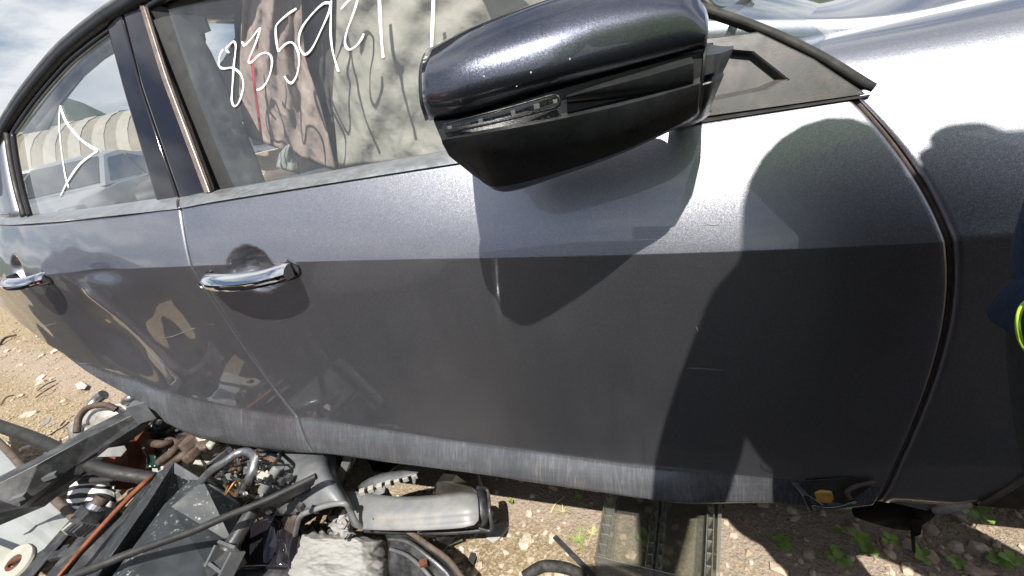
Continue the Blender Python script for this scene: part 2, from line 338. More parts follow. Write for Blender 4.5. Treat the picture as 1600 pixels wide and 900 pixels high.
def insul():
    m, nt, b = NT('insulation'); n = noise(nt, 60, 10, .75); n2 = noise(nt, 9, 6, .6)
    c = mixc(nt, n.outputs['Fac'], (.215, .21, .20), (.35, .345, .335)); c = mixc(nt, ramp(nt, n2.outputs['Fac'], [(.55, 0.0), (.75, .5)]).outputs[0], c, (.22, .20, .16)); nt.links.new(c, b.inputs['Base Color']); b.inputs['Roughness'].default_value = 1; b.inputs['Specular IOR Level'].default_value = 0
insul()
def hill_mat():
    m, nt, b = NT('hill'); n = noise(nt, .05, 8, .7); c = mixc(nt, ramp(nt, n.outputs['Fac'], [(.35, 0.0), (.65, 1.0)]).outputs[0], (.022, .035, .022), (.055, .075, .035)); nt.links.new(c, b.inputs['Base Color']); b.inputs['Roughness'].default_value = 1
hill_mat()

# ------------------------------------------------------------------ mesh helpers
def link(o, parent=None, label=None, cat=None, group=None, kind=None):
    COL.objects.link(o)
    if parent is not None:
        o.parent = parent
        if parent.type == 'EMPTY': o.matrix_parent_inverse = Matrix.Translation(parent.location).inverted()
    for k, v in (('label', label), ('category', cat), ('group', group), ('kind', kind)):
        if v: o[k] = v
    return o
def obj(name, vs, fs, mat, parent=None, smooth=True, label=None, cat=None, group=None, kind=None, mi=None):
    me = bpy.data.meshes.new(name); me.from_pydata([tuple(v) for v in vs], [], fs)
    for m in (mat if isinstance(mat, (list, tuple)) else [mat]): me.materials.append(MATS[m])
    if mi: me.polygons.foreach_set('material_index', mi)
    me.polygons.foreach_set('use_smooth', [smooth] * len(me.polygons)); me.update()
    return link(bpy.data.objects.new(name, me), parent, label, cat, group, kind)
def empty(name, loc=(0, 0, 0), label=None, cat=None, group=None):
    o = bpy.data.objects.new(name, None); o.location = loc; o.empty_display_size = .05
    return link(o, None, label, cat, group)
def kid(o, root):                       # parent while keeping world-built geometry in place
    o.parent = root; o.matrix_parent_inverse = Matrix.Translation(root.location).inverted(); return o
def fixn(o, out=None):
    bm = bmesh.new(); bm.from_mesh(o.data); bmesh.ops.remove_doubles(bm, verts=bm.verts, dist=1e-6); bmesh.ops.recalc_face_normals(bm, faces=bm.faces); bm.to_mesh(o.data); bm.free(); return o
def grid(rows, closed=False):
    vs, fs = [], []; n = len(rows[0])
    for r in rows: vs += list(r)
    for i in range(len(rows) - 1):
        for j in range(n if closed else n - 1):
            k = (j + 1) % n; fs.append((i * n + j, i * n + k, (i + 1) * n + k, (i + 1) * n + j))
    return vs, fs
def mod(o, t, **k):
    m = o.modifiers.new(t.lower(), t)
    for a, v in k.items(): setattr(m, a, v)
    return m
def autosmooth(o, ang=35):
    me = o.data; bm = bmesh.new(); bm.from_mesh(me); lim = math.radians(ang)
    for e in bm.edges:
        e.smooth = not (len(e.link_faces) != 2 or e.calc_face_angle(0) > lim)
    for f in bm.faces: f.smooth = True
    bm.to_mesh(me); bm.free(); return o
def sheet(name, rows, mat, parent=None, thick=.003, sub=0, flat=False, bevel=0, **k):
    vs, fs = grid(rows); o = obj(name, vs, fs, mat, parent, not flat, **k)
    fixn(o)
    if sub: mod(o, 'SUBSURF', levels=sub, render_levels=sub)
    mod(o, 'SOLIDIFY', thickness=thick, offset=0)
    if bevel: mod(o, 'BEVEL', width=bevel, segments=2, limit_method='ANGLE')
    return o
def spline(pts, n=8, closed=False):
    P = [Vector(p) for p in pts]; out = []; m = len(P)
    for i in range(m if closed else m - 1):
        p0 = P[(i - 1) % m] if closed or i > 0 else P[0] * 2 - P[1]
        p1 = P[i]; p2 = P[(i + 1) % m]; p3 = P[(i + 2) % m] if closed or i + 2 < m else P[-1] * 2 - P[-2]
        for q in range(n):
            t = q / n
            out.append(.5 * ((2 * p1) + (p2 - p0) * t + (2 * p0 - 5 * p1 + 4 * p2 - p3) * t * t + (3 * p1 - p0 - 3 * p2 + p3) * t ** 3))
    if not closed: out.append(P[-1])
    return out
def frames(path, up=Vector((0, 0, 1))):
    out = []; last = None
    for i, p in enumerate(path):
        t = (path[min(i + 1, len(path) - 1)] - path[max(i - 1, 0)]).normalized()
        ref = up if last is None else last
        s = t.cross(ref)
        if s.length < 1e-5: s = t.cross(Vector((1, .1, .2)))
        s.normalize(); u = s.cross(t).normalized(); last = u
        out.append((p, t, s, u))
    return out
def sweep(path, prof, scale=None, up=Vector((0, 0, 1)), cap=True, fixed_up=False):
    """prof: list of (side, up) offsets; returns verts, faces"""
    vs, fs = [], []; n = len(prof)
    fr = frames(path, up)
    if fixed_up:
        fr = []
        for i, p in enumerate(path):
            t = (path[min(i + 1, len(path) - 1)] - path[max(i - 1, 0)]).normalized(); s = t.cross(up).normalized(); fr.append((p, t, s, s.cross(t).normalized()))
    for i, (p, t, s, u) in enumerate(fr):
        k = 1 if scale is None else (scale(i / (len(path) - 1)) if callable(scale) else scale[i])
        for a, b in prof: vs.append(p + s * a * k + u * b * k)
    for i in range(len(path) - 1):
        for j in range(n): q = (j + 1) % n; fs.append((i * n + j, i * n + q, (i + 1) * n + q, (i + 1) * n + j))
    if cap: fs += [tuple(range(n))[::-1], tuple((len(path) - 1) * n + j for j in range(n))]
    return vs, fs
def circ(r, n=10, a=1): return [(r * math.cos(6.28318 * i / n), r * a * math.sin(6.28318 * i / n)) for i in range(n)]
def rect(w, h): return [(-w / 2, -h / 2), (w / 2, -h / 2), (w / 2, h / 2), (-w / 2, h / 2)]
def tube(name, pts, r, mat, parent=None, n=10, seg=8, scale=None, **k):
    path = spline(pts, seg) if len(pts) > 2 else [Vector(pts[0]).lerp(Vector(pts[1]), q / 6) for q in range(7)]
    vs, fs = sweep(path, circ(r, n), scale); o = obj(name, vs, fs, mat, parent, True, **k); autosmooth(o, 60); return o
def beam(name, a, b, w, h, mat, parent=None, up=Vector((0, 0, 1)), bevel=.002, **k):
    a, b = Vector(a), Vector(b); vs, fs = sweep([a, a.lerp(b, .5), b], rect(w, h), None, up); o = obj(name, vs, fs, mat, parent, False, **k)
    if bevel: mod(o, 'BEVEL', width=bevel, segments=2, limit_method='ANGLE')
    return o
def merge(parts):
    vs, fs = [], []
    for v, f in parts:
        k = len(vs); vs += list(v); fs += [tuple(i + k for i in q) for q in f]
    return vs, fs
def boxvf(c, s, R=None):
    c = Vector(c); v = []
    for x in (-.5, .5):
        for y in (-.5, .5):
            for z in (-.5, .5):
                q = Vector((x * s[0], y * s[1], z * s[2])); v.append(c + (R @ q if R else q))
    return v, [(0, 1, 3, 2), (4, 6, 7, 5), (0, 4, 5, 1), (2, 3, 7, 6), (0, 2, 6, 4), (1, 5, 7, 3)]
def lathe(pts, n=20, axis='Z'):
    vs, fs = [], []; m = len(pts)
    for i in range(n):
        a = 6.28318 * i / n
        for r, h in pts: vs.append(Vector((r * math.cos(a), r * math.sin(a), h)))
    for i in range(n):
        k = (i + 1) % n
        for j in range(m - 1): fs.append((i * m + j, k * m + j, k * m + j + 1, i * m + j + 1))
    return vs, fs
def xf(vf, M):
    return [M @ Vector(v) for v in vf[0]], vf[1]
def poly(name, pts, mat, parent=None, thick=.003, bevel=.001, smooth=False, **k):
    P = [Vector(p) for p in pts]; o = obj(name, P, [tuple(range(len(P)))], mat, parent, smooth, **k)
    bm = bmesh.new(); bm.from_mesh(o.data); bmesh.ops.triangulate(bm, faces=bm.faces, ngon_method='EAR_CLIP'); bmesh.ops.recalc_face_normals(bm, faces=bm.faces)
    for f in bm.faces:
        if f.normal.z < 0 and abs(f.normal.z) > .2: f.normal_flip()
    bm.to_mesh(o.data); bm.free()
    mod(o, 'SOLIDIFY', thickness=thick, offset=-1)
    if bevel: mod(o, 'BEVEL', width=bevel, segments=2, limit_method='ANGLE')
    return o
# ================================================================== the dark grey sedan
def y0(x): return (.13 * (-1.6 - x) ** 1.6 if x < -1.6 else 0) + (.03 * (x + .5) ** 1.6 if x > -.5 else 0)
_cr = [hit(*p, lambda x, z: y0(x)) for p in ((0, 437), (75, 430), (150, 420), (303, 413), (480, 415), (850, 402), (1170, 388), (1450, 380))]
_cx = [-3.2] + [p.x for p in _cr] + [-.2, .6]; _cz = [_cr[0].z + .01] + [p.z for p in _cr] + [.715, .68]
_cp = np.polyfit(_cx, _cz, 5)
def zc(x): return float(np.polyval(_cp, max(-3.0, min(.6, x))))
_sb = [(-2.9, .40), (-2.245, .353), (-2.01, .29), (-1.564, .314), (-1.183, .292), (-.887, .266), (-.651, .239), (-.556, .229), (-.50, .255), (-.47, .27), (.6, .27)]
_st = [(-2.9, .50), (-2.22, .454), (-2.15, .436), (-1.546, .400), (-1.24, .359), (-.882, .322), (-.655, .312), (-.47, .31), (.6, .3)]
def zb(x): return interp(x, [p[0] for p in _sb], [p[1] for p in _sb])
def zr(x): return interp(x, [p[0] for p in _st], [p[1] for p in _st])
CUPS = []
def dent(x, z):
    if x > -1.70: return 0
    d = .018 * math.exp(-((x + 2.17) / .15) ** 2 - ((z - .60) / .11) ** 2)
    d += .009 * math.exp(-((x + 2.0) / .08) ** 2 - ((z - .80) / .022) ** 2)
    # fold running down from under the rear handle
    a = Vector((-2.12, .74)); b = Vector((-1.98, .52)); p = Vector((x, z)); t = max(0, min(1, (p - a).dot(b - a) / (b - a).length_squared)); q = (p - a.lerp(b, t)).length
    d -= .010 * math.exp(-(q / .022) ** 1.5)
    d += .004 * math.exp(-((x + 1.86) / .06) ** 2 - ((z - .63) / .09) ** 2)
    d += .002 * mnoise.noise(Vector((x * 9, z * 9, 3))) * smooth(-1.75, -1.95, x)
    return d * smooth(-1.70, -1.82, x)
def ySide(x, z, cups=True):
    c = zc(x); t = z - c
    if t >= 0: y = .30 * t + 1.1 * t * t
    else:
        h = c - zr(x); q = -t / h
        if q <= 1: y = .034 * q * (1 - q) + .004 * q * q
        else:
            w = (zr(x) - z) / max(.02, zr(x) - zb(x)); fl = 1 - smooth(-.84, -.60, x)
            y = .004 - .034 * fl * math.sin(min(w, 1) * 1.5708) + .022 * max(0, (w - .78) / .22) ** 2
    y += y0(x) + dent(x, z) + .0007 * mnoise.noise(Vector((x * 3.1, z * 4.2, 11)))
    if cups:
        for (cx, cz, rx, rz, dp) in CUPS:
            e = ((x - cx) / rx) ** 2 + ((z - cz) / rz) ** 2
            if e < 1: y += dp * (1 - e * e) ** .8 if e < 1 else 0
    return y
def G(x, z): return .094 + .40 * (z - .915) + .2 * (z - .915) ** 2 + y0(x) * .9
def yn(x, z): return ySide(x, z, False)
_bl = [hit(*p, yn) for p in ((0, 352), (47, 349), (283, 326), (345, 313), (690, 258), (1100, 191), (1355, 151))]
_bt = np.polyfit([p.x for p in _bl] + [-2.9], [p.z for p in _bl] + [.95], 4)
def zt(x): return float(np.polyval(_bt, max(-2.8, x)))
_fz = [.20, .272, .392, .503, .607, .698, .756, .826, .894, .91]; _fx = [-.512, -.497, -.478, -.471, -.473, -.488, -.506, -.541, -.584, -.596]
_fp = np.polyfit(_fz, _fx, 5)
def gapF(z): return float(np.polyval(_fp, z))
_bp = np.polyfit([.925, .86, .81, .74, .671, .553, .451, .38, .302], [-1.674, -1.668, -1.662, -1.667, -1.668, -1.652, -1.635, -1.605, -1.57], 4)
def gapB(z): return float(np.polyval(_bp, z))
_tr = [hit(*p, yn) for p in ((0, 478), (60, 527), (130, 577), (190, 612), (240, 640))]
_tz = [_tr[4].z - .03] + [p.z for p in _tr[::-1]] + [_tr[0].z + .02, 1.0]; _tx = [_tr[4].x + .03] + [p.x for p in _tr[::-1]] + [_tr[0].x - .16, _tr[0].x - .22]
def gapR(z): return interp(z, _tz, _tx)
_h1 = PY(396, 428, 0); _h2 = hit(28, 430, lambda x, z: y0(x))
CUPS += [(_h1.x, _h1.z + .008, .052, .041, .034), (_h2.x, _h2.z + .008, .052, .041, .034)]

car = empty('sedan_car', (-1.2, .88, 0), 'dark grey metallic sedan with white marker numbers on its window, filling the picture', 'car')
def panel(name, gl, gr, rows, xd, mat, hem=.018, parent=car, edge=.0035, matrow=None):
    """body panel: rows are functions z(x); gl/gr the shut lines; xd extra dense x ranges"""
    R = []
    for zf, dyo in rows:
        xl, xr = gl(zf(-1.6 if gl is not gapF else -.5)), gr(zf(-.6))
        for _ in range(14): xl = gl(zf(xl)); xr = gr(zf(xr))
        xs = [(xl, hem), (xl, edge), (xl + .0012, edge * .3), (xl + .004, 0)]
        n = xd; L, H = xl + .008, xr - .008
        xs += [(L + (H - L) * i / n, 0) for i in range(n + 1)]
        xs += [(xr - .004, 0), (xr - .0012, edge * .3), (xr, edge), (xr, hem)]
        R.append([Vector((x, ySide(x, zf(x)) + o + dyo, zf(x))) for x, o in xs])
    vs, fs = grid(R); nm = len(R[0]) - 1
    mi = None
    if matrow: mi = [1 if (k // nm) >= matrow else 0 for k in range(len(fs))]
    o = obj(name, vs, fs, mat, parent, True, mi=mi)
    return o
def rows_side(top, n1=22, n2=46, n3=14, low=True):
    rows = [(lambda x: top(x), .02), (lambda x: top(x), .0)]
    for i in range(1, n1): f = i / n1; rows.append((lambda x, f=f: top(x) + (zc(x) + .008 - top(x)) * f, 0))
    for d in (.008, .0035, .0012, 0, -.0012, -.0035, -.008): rows.append((lambda x, d=d: zc(x) + d, 0))
    for i in range(1, n2 + 1): f = i / n2; rows.append((lambda x, f=f: zc(x) - .008 + (zr(x) - zc(x) + .008) * f, 0))
    k = len(rows)
    for i in range(1, n3 + 1): f = i / n3; rows.append((lambda x, f=f: zr(x) + (zb(x) - zr(x)) * f, 0))
    rows.append((lambda x: zb(x) - .001, .03))
    return rows, k
rs, kk = rows_side(zt)
front_door = panel('front_door', lambda z: gapB(z) + .0022, lambda z: gapF(z) - .0032, rs, 210, ['paint', 'sill_paint'], matrow=kk - 1)
rear_door = panel('rear_door', gapR, lambda z: gapB(z) - .0022, rs, 230, ['paint', 'sill_paint'], matrow=kk - 1)
rear_door['label'] = 'dented and scraped rear door'
# dark shut-line backing (door jambs) behind the two gaps
for nm, gf, w in (('jamb_seal', gapB, .02), ('jamb_seal', gapF, .022)):
    rows = []
    for i in range(40):
        z = .24 + (.905 - .24) * i / 39; x = gf(z)
        rows.append([Vector((x - w, yn(x, z) + .026, z)), Vector((x, yn(x, z) + .016, z)), Vector((x + w, yn(x, z) + .026, z))])
    sheet(nm, rows, 'rubber_brown' if gf is gapF else 'rubber', car, .004)
path = [Vector((gapF(z) + .001, yn(gapF(z), z) + .009, z)) for z in np.linspace(.27, .893, 60)]
vs, fs = sweep(path, circ(.0035, 8)); obj('door_edge_rubber', vs, fs, 'rubber_brown', car)

# ---- front fender and hood, one crowned surface with a shut line between
_az = [(-.60, .25), (-.50, .25), (-.394, .253), (-.339, .346), (-.30, .42), (-.2, .55), (-.05, .645), (.1, .65), (.25, .58), (.38, .42), (.43, .3), (.7, .28)]
def zarch(x): return interp(x, [a[0] for a in _az], [a[1] for a in _az])
FT = [(.0, 0), (.04, .0138), (.08, .031), (.12, .0518), (.15, .0698), (.175, .089), (.197, .115), (.212, .135), (.222, .185), (.228, .235)]
def fpt(k, x):
    t, y = k; return Vector((x, y + y0(x), zc(x) + t + .018 * smooth(-.55, .1, x) * (t / .2)))
tt = np.linspace(0, 1, 46); sx = np.linspace(0, 1, len(FT)); ft = [(float(np.interp(q, sx, [a[0] for a in FT])), float(np.interp(q, sx, [a[1] for a in FT]))) for q in tt]
ftp = np.polyfit(tt, [a[0] for a in ft], 6); ftq = np.polyfit(tt, [a[1] for a in ft], 6)
ft = [(max(0, float(np.polyval(ftp, q))), max(0, float(np.polyval(ftq, q)))) for q in tt]
# rear boundary of the fender above the belt follows the pillar foot
_ap = [(.893, -.578), (.925, -.605), (.955, -.645), (.975, -.69), (.99, -.73), (1.01, -.77)]
def fback(z):
    return gapF(z) + .0035 if z < .893 else interp(z, [a[0] for a in _ap], [a[1] for a in _ap]) + .012
R = []
def frow(zf, yf):
    xl = -.5
    for _ in range(12): xl = fback(zf(xl))
    xs = [(xl, .018), (xl, .004), (xl + .0015, .001), (xl + .005, 0)] + [(xl + .009 + (.62 - xl - .009) * i / 70, 0) for i in range(71)]
    return [Vector((x, yf(x) + o, zf(x))) for x, o in xs]
for k in ft[::-1]:
    R.append(frow(lambda x, k=k: fpt(k, x).z, lambda x, k=k: fpt(k, x).y))
R = [[Vector((p.x, p.y + .004, p.z - .02)) for p in R[0]]] + R
for d in (.0015, .004, .009):
    R.append(frow(lambda x, d=d: zc(x) - d, lambda x, d=d: ySide(x, zc(x) - d)))
for i in range(1, 40):
    f = i / 39; zf = lambda x, f=f: (zc(x) - .009) + (min(zarch(x), zc(x) - .03) - zc(x) + .009) * f
    R.append(frow(zf, lambda x, zf=zf: ySide(x, zf(x))))
R.append([Vector((p.x, p.y + .03, p.z)) for p in R[-1]])
vs, fs = grid(R); fender = obj('front_fender', vs, fs, 'paint', car)
# hood continues the crown past the shut line to the far side
HR = []
for k in range(60):
    q = k / 59; y = .242 + (1.518 - .242) * q; e = min(q, 1 - q) * 2; rise = .050 * (1 - (1 - e) ** 3)
    row = []
    for i in range(60):
        x = -.80 + (.75 + .80) * i / 59
        xx = max(x, -.80 - .18 * e ** .6 + .08)
        z = zc(-.5) + .2285 + .018 * smooth(-.55, .1, xx) + rise + .060 * smooth(-.42, -.80, x) - .12 * smooth(.1, .9, xx) * (1 - .3 * e)
        row.append(Vector((x, y + y0(x) * (1 if q < .5 else -1), z)))
    HR.append(row)
HR = [[Vector((p.x, p.y, p.z - .02)) for p in HR[0]]] + HR
vs, fs = grid(HR); obj('hood', vs, fs, 'paint', car)
_lip = [Vector((x, yn(x, zarch(x)) - .002, zarch(x))) for x in np.linspace(-.41, -.24, 14)]
vs, fs = sweep(_lip, circ(.0038, 8)); obj('arch_lip', vs, fs, 'rubber_brown', car)  # tan tone paints the sunlight caught along the lip
# black wheel-arch liner hanging below the fender, and bent bracket
def L3(*a): return [PY(p, q, y) for p, q, y in a]
sheet('arch_liner', [L3((1335, 770, .055), (1380, 772, .06), (1425, 778, .06), (1470, 786, .055)), L3((1332, 800, .04), (1378, 804, .045), (1425, 806, .05), (1466, 800, .06)),
                     L3((1330, 806, .05), (1382, 822, .06), (1420, 830, .07), (1440, 820, .07))], 'tar_black', car, .004, 2)
poly('liner_tab', L3((1418, 806, .045), (1440, 808, .045), (1437, 832, .05), (1428, 836, .05)), 'tar_black', car, .004)
beam('liner_clip', PY(1425, 826, .05), PY(1428, 862, .06), .006, .004, 'tar_black', car)
poly('fender_flange', L3((1372, 772, .034), (1462, 789, .034), (1448, 798, .03), (1378, 782, .03)), 'steel', car, .002)
sheet('inner_liner', [[Vector((x, y, zarch(x) - .01)) for x in np.linspace(-.42, .45, 24)] for y in (.05, .2, .4)], 'black_matte', car, .004)

sheet('wheel_well_shade', [[Vector((x, .09 + .02 * abs(x), z)) for x in np.linspace(-.40, .45, 10)] for z in (.17, .35, .62)], 'black_matte', car, .004)  # dark wall added so the arch opening reads as shade
# ---- torn lower front corner of the door
def onS(px, py, o=0): p = hit(px, py, yn); return Vector((p.x, p.y - o, p.z))
poly('torn_flap', [onS(1236, 752, .003), onS(1252, 768, .006), onS(1262, 790, .012), onS(1282, 796, .01), onS(1285, 784, .006), onS(1262, 770, .004), onS(1246, 754, .002)], 'steel', car, .0015)
poly('torn_opening', [onS(1258, 748, .002), onS(1330, 744, .002), onS(1364, 752, .002), onS(1340, 772, .002), onS(1316, 784, .002), onS(1284, 778, .002), onS(1262, 762, .002)], 'black_matte', car, .002)
poly('foam_plug', [onS(1270, 766, .005), onS(1280, 762, .008), onS(1298, 764, .008), onS(1301, 776, .006), onS(1296, 783, .005), onS(1275, 781, .005)], 'orange_foam', car, .006, .002)
sheet('bent_edge', [[onS(1262, 782, .004), onS(1285, 790, .006), onS(1316, 786, .006), onS(1338, 776, .004)], [onS(1268, 790, .018), onS(1288, 797, .022), onS(1316, 793, .02), onS(1336, 782, .012)],
                    [onS(1275, 800, .012), onS(1292, 806, .016), onS(1314, 804, .014), onS(1330, 794, .008)]], 'steel', car, .0015, 2)
tube('torn_rim', [onS(1326, 775, .004), onS(1322, 762, .006), onS(1340, 752, .007), onS(1366, 748, .006)], .0035, 'rubber_brown', car)

# ---- belt mouldings
def strip(name, bot, top, mat, f_b, f_t, ob=.004, ot=.004, n=40):
    b = spline([hit(p[0], p[1], f_b) for p in bot], n // (len(bot) - 1)); t = spline([hit(p[0], p[1], f_t) for p in top], n // (len(top) - 1))
    m = min(len(b), len(t)); b = [b[int(i * (len(b) - 1) / (m - 1))] for i in range(m)]; t = [t[int(i * (len(t) - 1) / (m - 1))] for i in range(m)]
    Y = Vector((0, 1, 0)); rows = [[p + Y * .01 for p in b], [p - Y * ob for p in b], [p.lerp(q, .12) - Y * (ob + .0025) for p, q in zip(b, t)], [p.lerp(q, .55) - Y * (ob + .004) for p, q in zip(b, t)], [p.lerp(q, .9) - Y * (ot + .002) for p, q in zip(b, t)], [q - Y * ot for q in t], [q + Y * .014 for q in t]]
    vs, fs = grid(rows); o = obj(name, vs, fs, mat, car); autosmooth(o, 40); return o
strip('belt_moulding', [(-40, 349), (0, 351), (47, 349), (160, 338), (281, 325)], [(-40, 336), (0, 338), (47, 337), (150, 325), (281, 306)], 'belt_trim', yn, G)
strip('belt_moulding', [(286, 324), (345, 313), (500, 288), (690, 258), (780, 244)], [(286, 306), (335, 299), (500, 271), (690, 238), (780, 223)], 'belt_trim', yn, G)
strip('belt_seal', [(780, 244), (900, 224), (1100, 191), (1357, 151)], [(780, 232), (900, 212), (1100, 184), (1357, 146)], 'rubber', yn, G, .001, .001)

# ---- greenhouse
RAIL = [Vector(v) for v in ((-3.15, .36, .99), (-2.75, .27, 1.03))] + [hit(p[0], p[1], G) for p in ((2, 225), (39, 163), (93, 97), (130, 63), (167, 35), (200, 13))] + [Vector(v) for v in ((-1.5, .235, 1.297), (-1.25, .235, 1.283), (-1.05, .21, 1.225), (-.9, .165, 1.128), (-.79, .125, 1.048))] + [hit(1180, 44, G), hit(1270, 85, G), hit(1362, 140, G)]
RP = spline(RAIL, 10)
def railoff(side, up, r0=0, r1=None): return RP[r0:r1]
vs, fs = sweep(RP[10:112], [(-.004, -.012), (.006, -.012), (.016, .0), (.016, .012), (.006, .02), (-.012, .018), (-.014, 0)], None, Vector((0, -.55, .83)), True, True)
obj('roof_rail', vs, fs, 'dark_trim', car)
rl = [p + Vector((0, -.011, .014)) for p in RP[22:78]]
vs, fs = sweep(rl, circ(.007, 8)); obj('drip_moulding', vs, fs, 'grey_plastic', car)
rl = [p + Vector((0, -.003, -.017)) for p in RP[22:78]]
vs, fs = sweep(rl, circ(.008, 8)); obj('window_seal', vs, fs, 'gloss_black', car)
# windscreen pillar: broad black gasket against the fender
vs, fs = sweep(RP[111:], [(-.004, -.006), (.004, -.005), (.005, .005), (-.004, .006)], None, Vector((0, -.55, .83)), True, True)
obj('pillar_gasket', vs, fs, 'black_matte', car)
tube('cowl_seal', [PY(1092, -8, .17), PY(1118, 16, .165), PY(1150, 12, .22), PY(1185, -18, .30)], .006, 'rubber', car)
# roof skin from rail to rail
def railat(x):
    b = min(range(len(RP)), key=lambda i: abs(RP[i].x - x)); return RP[b]
rows = []
for x in np.linspace(-1.93, -1.08, 40):
    p = railat(x); bl = .055 * smooth(-1.97, -1.72, x) + .02
    rows.append([Vector((x, p.y + .006 + (1.76 - 2 * p.y - .012) * q, p.z + .012 + bl * (1 - abs(2 * q - 1) ** 2.6))) for q in np.linspace(0, 1, 40)])
vs, fs = grid(rows); o = obj('roof', vs, fs, ['paint'], car); mod(o, 'SOLIDIFY', thickness=.02, offset=-1)
rows = []
for x in np.linspace(-1.90, -1.10, 16):
    p = railat(x); rows.append([Vector((x, p.y + .03 + (1.76 - 2 * p.y - .06) * q, p.z - .02 + .05 * (1 - abs(2 * q - 1) ** 2.6))) for q in np.linspace(0, 1, 16)])
vs, fs = grid(rows); obj('headliner', vs, fs, 'headliner', car)
# windscreen
rows = []
for k in range(12):
    f = k / 11; a = railat(-1.08 + f * .50); rows.append([Vector((a.x + .26 * (1 - abs(2 * q - 1) ** 2) * f, a.y + .03 + (1.70 - 2 * a.y) * q, a.z + .01 + .03 * (1 - abs(2 * q - 1) ** 2))) for q in np.linspace(0, 1, 24)])
vs, fs = grid(rows); obj('windscreen', vs, fs, 'window_glass', car)

def gl(px, py, o=.003): p = hit(px, py, G); return Vector((p.x, p.y + o, p.z))
def lerp2(a, b, t): return (a[0] + (b[0] - a[0]) * t, a[1] + (b[1] - a[1]) * t)
def along(path, t):
    L = [math.dist(path[i], path[i + 1]) for i in range(len(path) - 1)]; s = t * sum(L)
    for i, l in enumerate(L):
        if s <= l or i == len(L) - 1: return lerp2(path[i], path[i + 1], min(1, s / l))
        s -= l
LE = [(44, 338), (15, 208), (42, 160), (93, 99), (130, 66), (176, 38)]; RE = [(250, 312), (180, 44)]
rows = [[gl(*lerp2(along(LE, v), along(RE, v), u), .004) for u in np.linspace(0, 1, 14)] for v in np.linspace(0, 1, 24)]
vs, fs = grid(rows); rear_window = obj('rear_window', vs, fs, 'window_glass', car)
fr = [[(15, 212), (42, 160), (93, 99), (130, 66), (176, 40)], [(52, 205), (66, 172), (106, 120), (138, 92), (181, 66)]]
rows = [[gl(*along(fr[0], v), .03) for v in np.linspace(0, 1, 20)], [gl(*along(fr[1], v), .034) for v in np.linspace(0, 1, 20)]]
sheet('inner_frame', rows, 'grey_plastic_light', car, .004)
# rear edge of the rear window: pillar skin and two rubber channels
rows = [[gl(*along([(-60, 345), (-46, 280), (-30, 235), (-10, 232)], v), -.002) for v in np.linspace(0, 1, 12)], [gl(*along([(20, 340), (8, 280), (2, 240), (2, 226)], v), -.006) for v in np.linspace(0, 1, 12)], [gl(*along([(34, 338), (20, 280), (14, 240), (11, 214)], v), -.002) for v in np.linspace(0, 1, 12)]]
sheet('rear_pillar', rows, 'paint', car, .004)
for off, rr, mt in ((0, .0075, 'rubber'), (9, .006, 'gloss_black')):
    path = spline([gl(14 + off, 208, -.004), gl(20 + off, 250, -.004), gl(29 + off, 295, -.004), gl(41 + off, 338, -.004)], 8)
    vs, fs = sweep(path, circ(rr, 8)); obj('window_channel', vs, fs, mt, car)
# black appliques on the two door frames, with the shut line between them
def appl(name, l, r, mat, o=-.006, cols=8, rows_=16):
    rr = [[gl(*lerp2(along(l, v), along(r, v), u), o + (.004 if u in (0, 1) else 0)) for u in [0, .02] + list(np.linspace(.06, .94, cols)) + [.98, 1]] for v in np.linspace(0, 1, rows_)]
    rr = [[p[0] + Vector((0, .02, 0))] + p + ([p[-1] + Vector((0, .02, 0))] if mat != 'window_strip' else []) for p in rr]
    vs, fs = grid(rr); return obj(name, vs, fs, mat, car)
appl('pillar_cover', [(172, 44), (200, 150), (249, 313)], [(193, 22), (224, 140), (281, 308)], 'gloss_black')
appl('pillar_cover', [(196, 19), (227, 138), (284.5, 306)], [(224, 10), (258, 120), (325, 299)], 'gloss_black')
appl('window_trim', [(225, 9), (259, 120), (326, 299)], [(231, 9), (266, 120), (333.5, 298)], 'window_strip', -.010, 4)
path = spline([gl(232, 5, -.006), gl(268, 120, -.006), gl(335, 299, -.006)], 10); vs, fs = sweep(path, circ(.003, 8)); obj('glass_seal', vs, fs, 'rubber', car)
# front side window
def xl_(z): return -1.575 - (z - .905) * .40
rp = [p for p in RP if p.x > -1.45]
def xr_(z):
    c = [p for p in rp if p.z <= z + .012]
    return max(p.x for p in rp if p.z > z) if any(p.z > z for p in rp) else -1.3
rows = [[Vector((x, G(x, z) + .005, z)) for x in np.linspace(xl_(z), xr_(z), 30)] for z in np.linspace(.87, 1.275, 24)]
vs, fs = grid(rows); front_window = obj('front_window', vs, fs, 'window_glass', car)
# dotted maker's print low in the corner of the front pane, and a scratched line in the pane
for a, b in (((332, 268), (352, 266)), ((334, 275), (355, 273)), ((337, 283), (350, 281))):
    pass
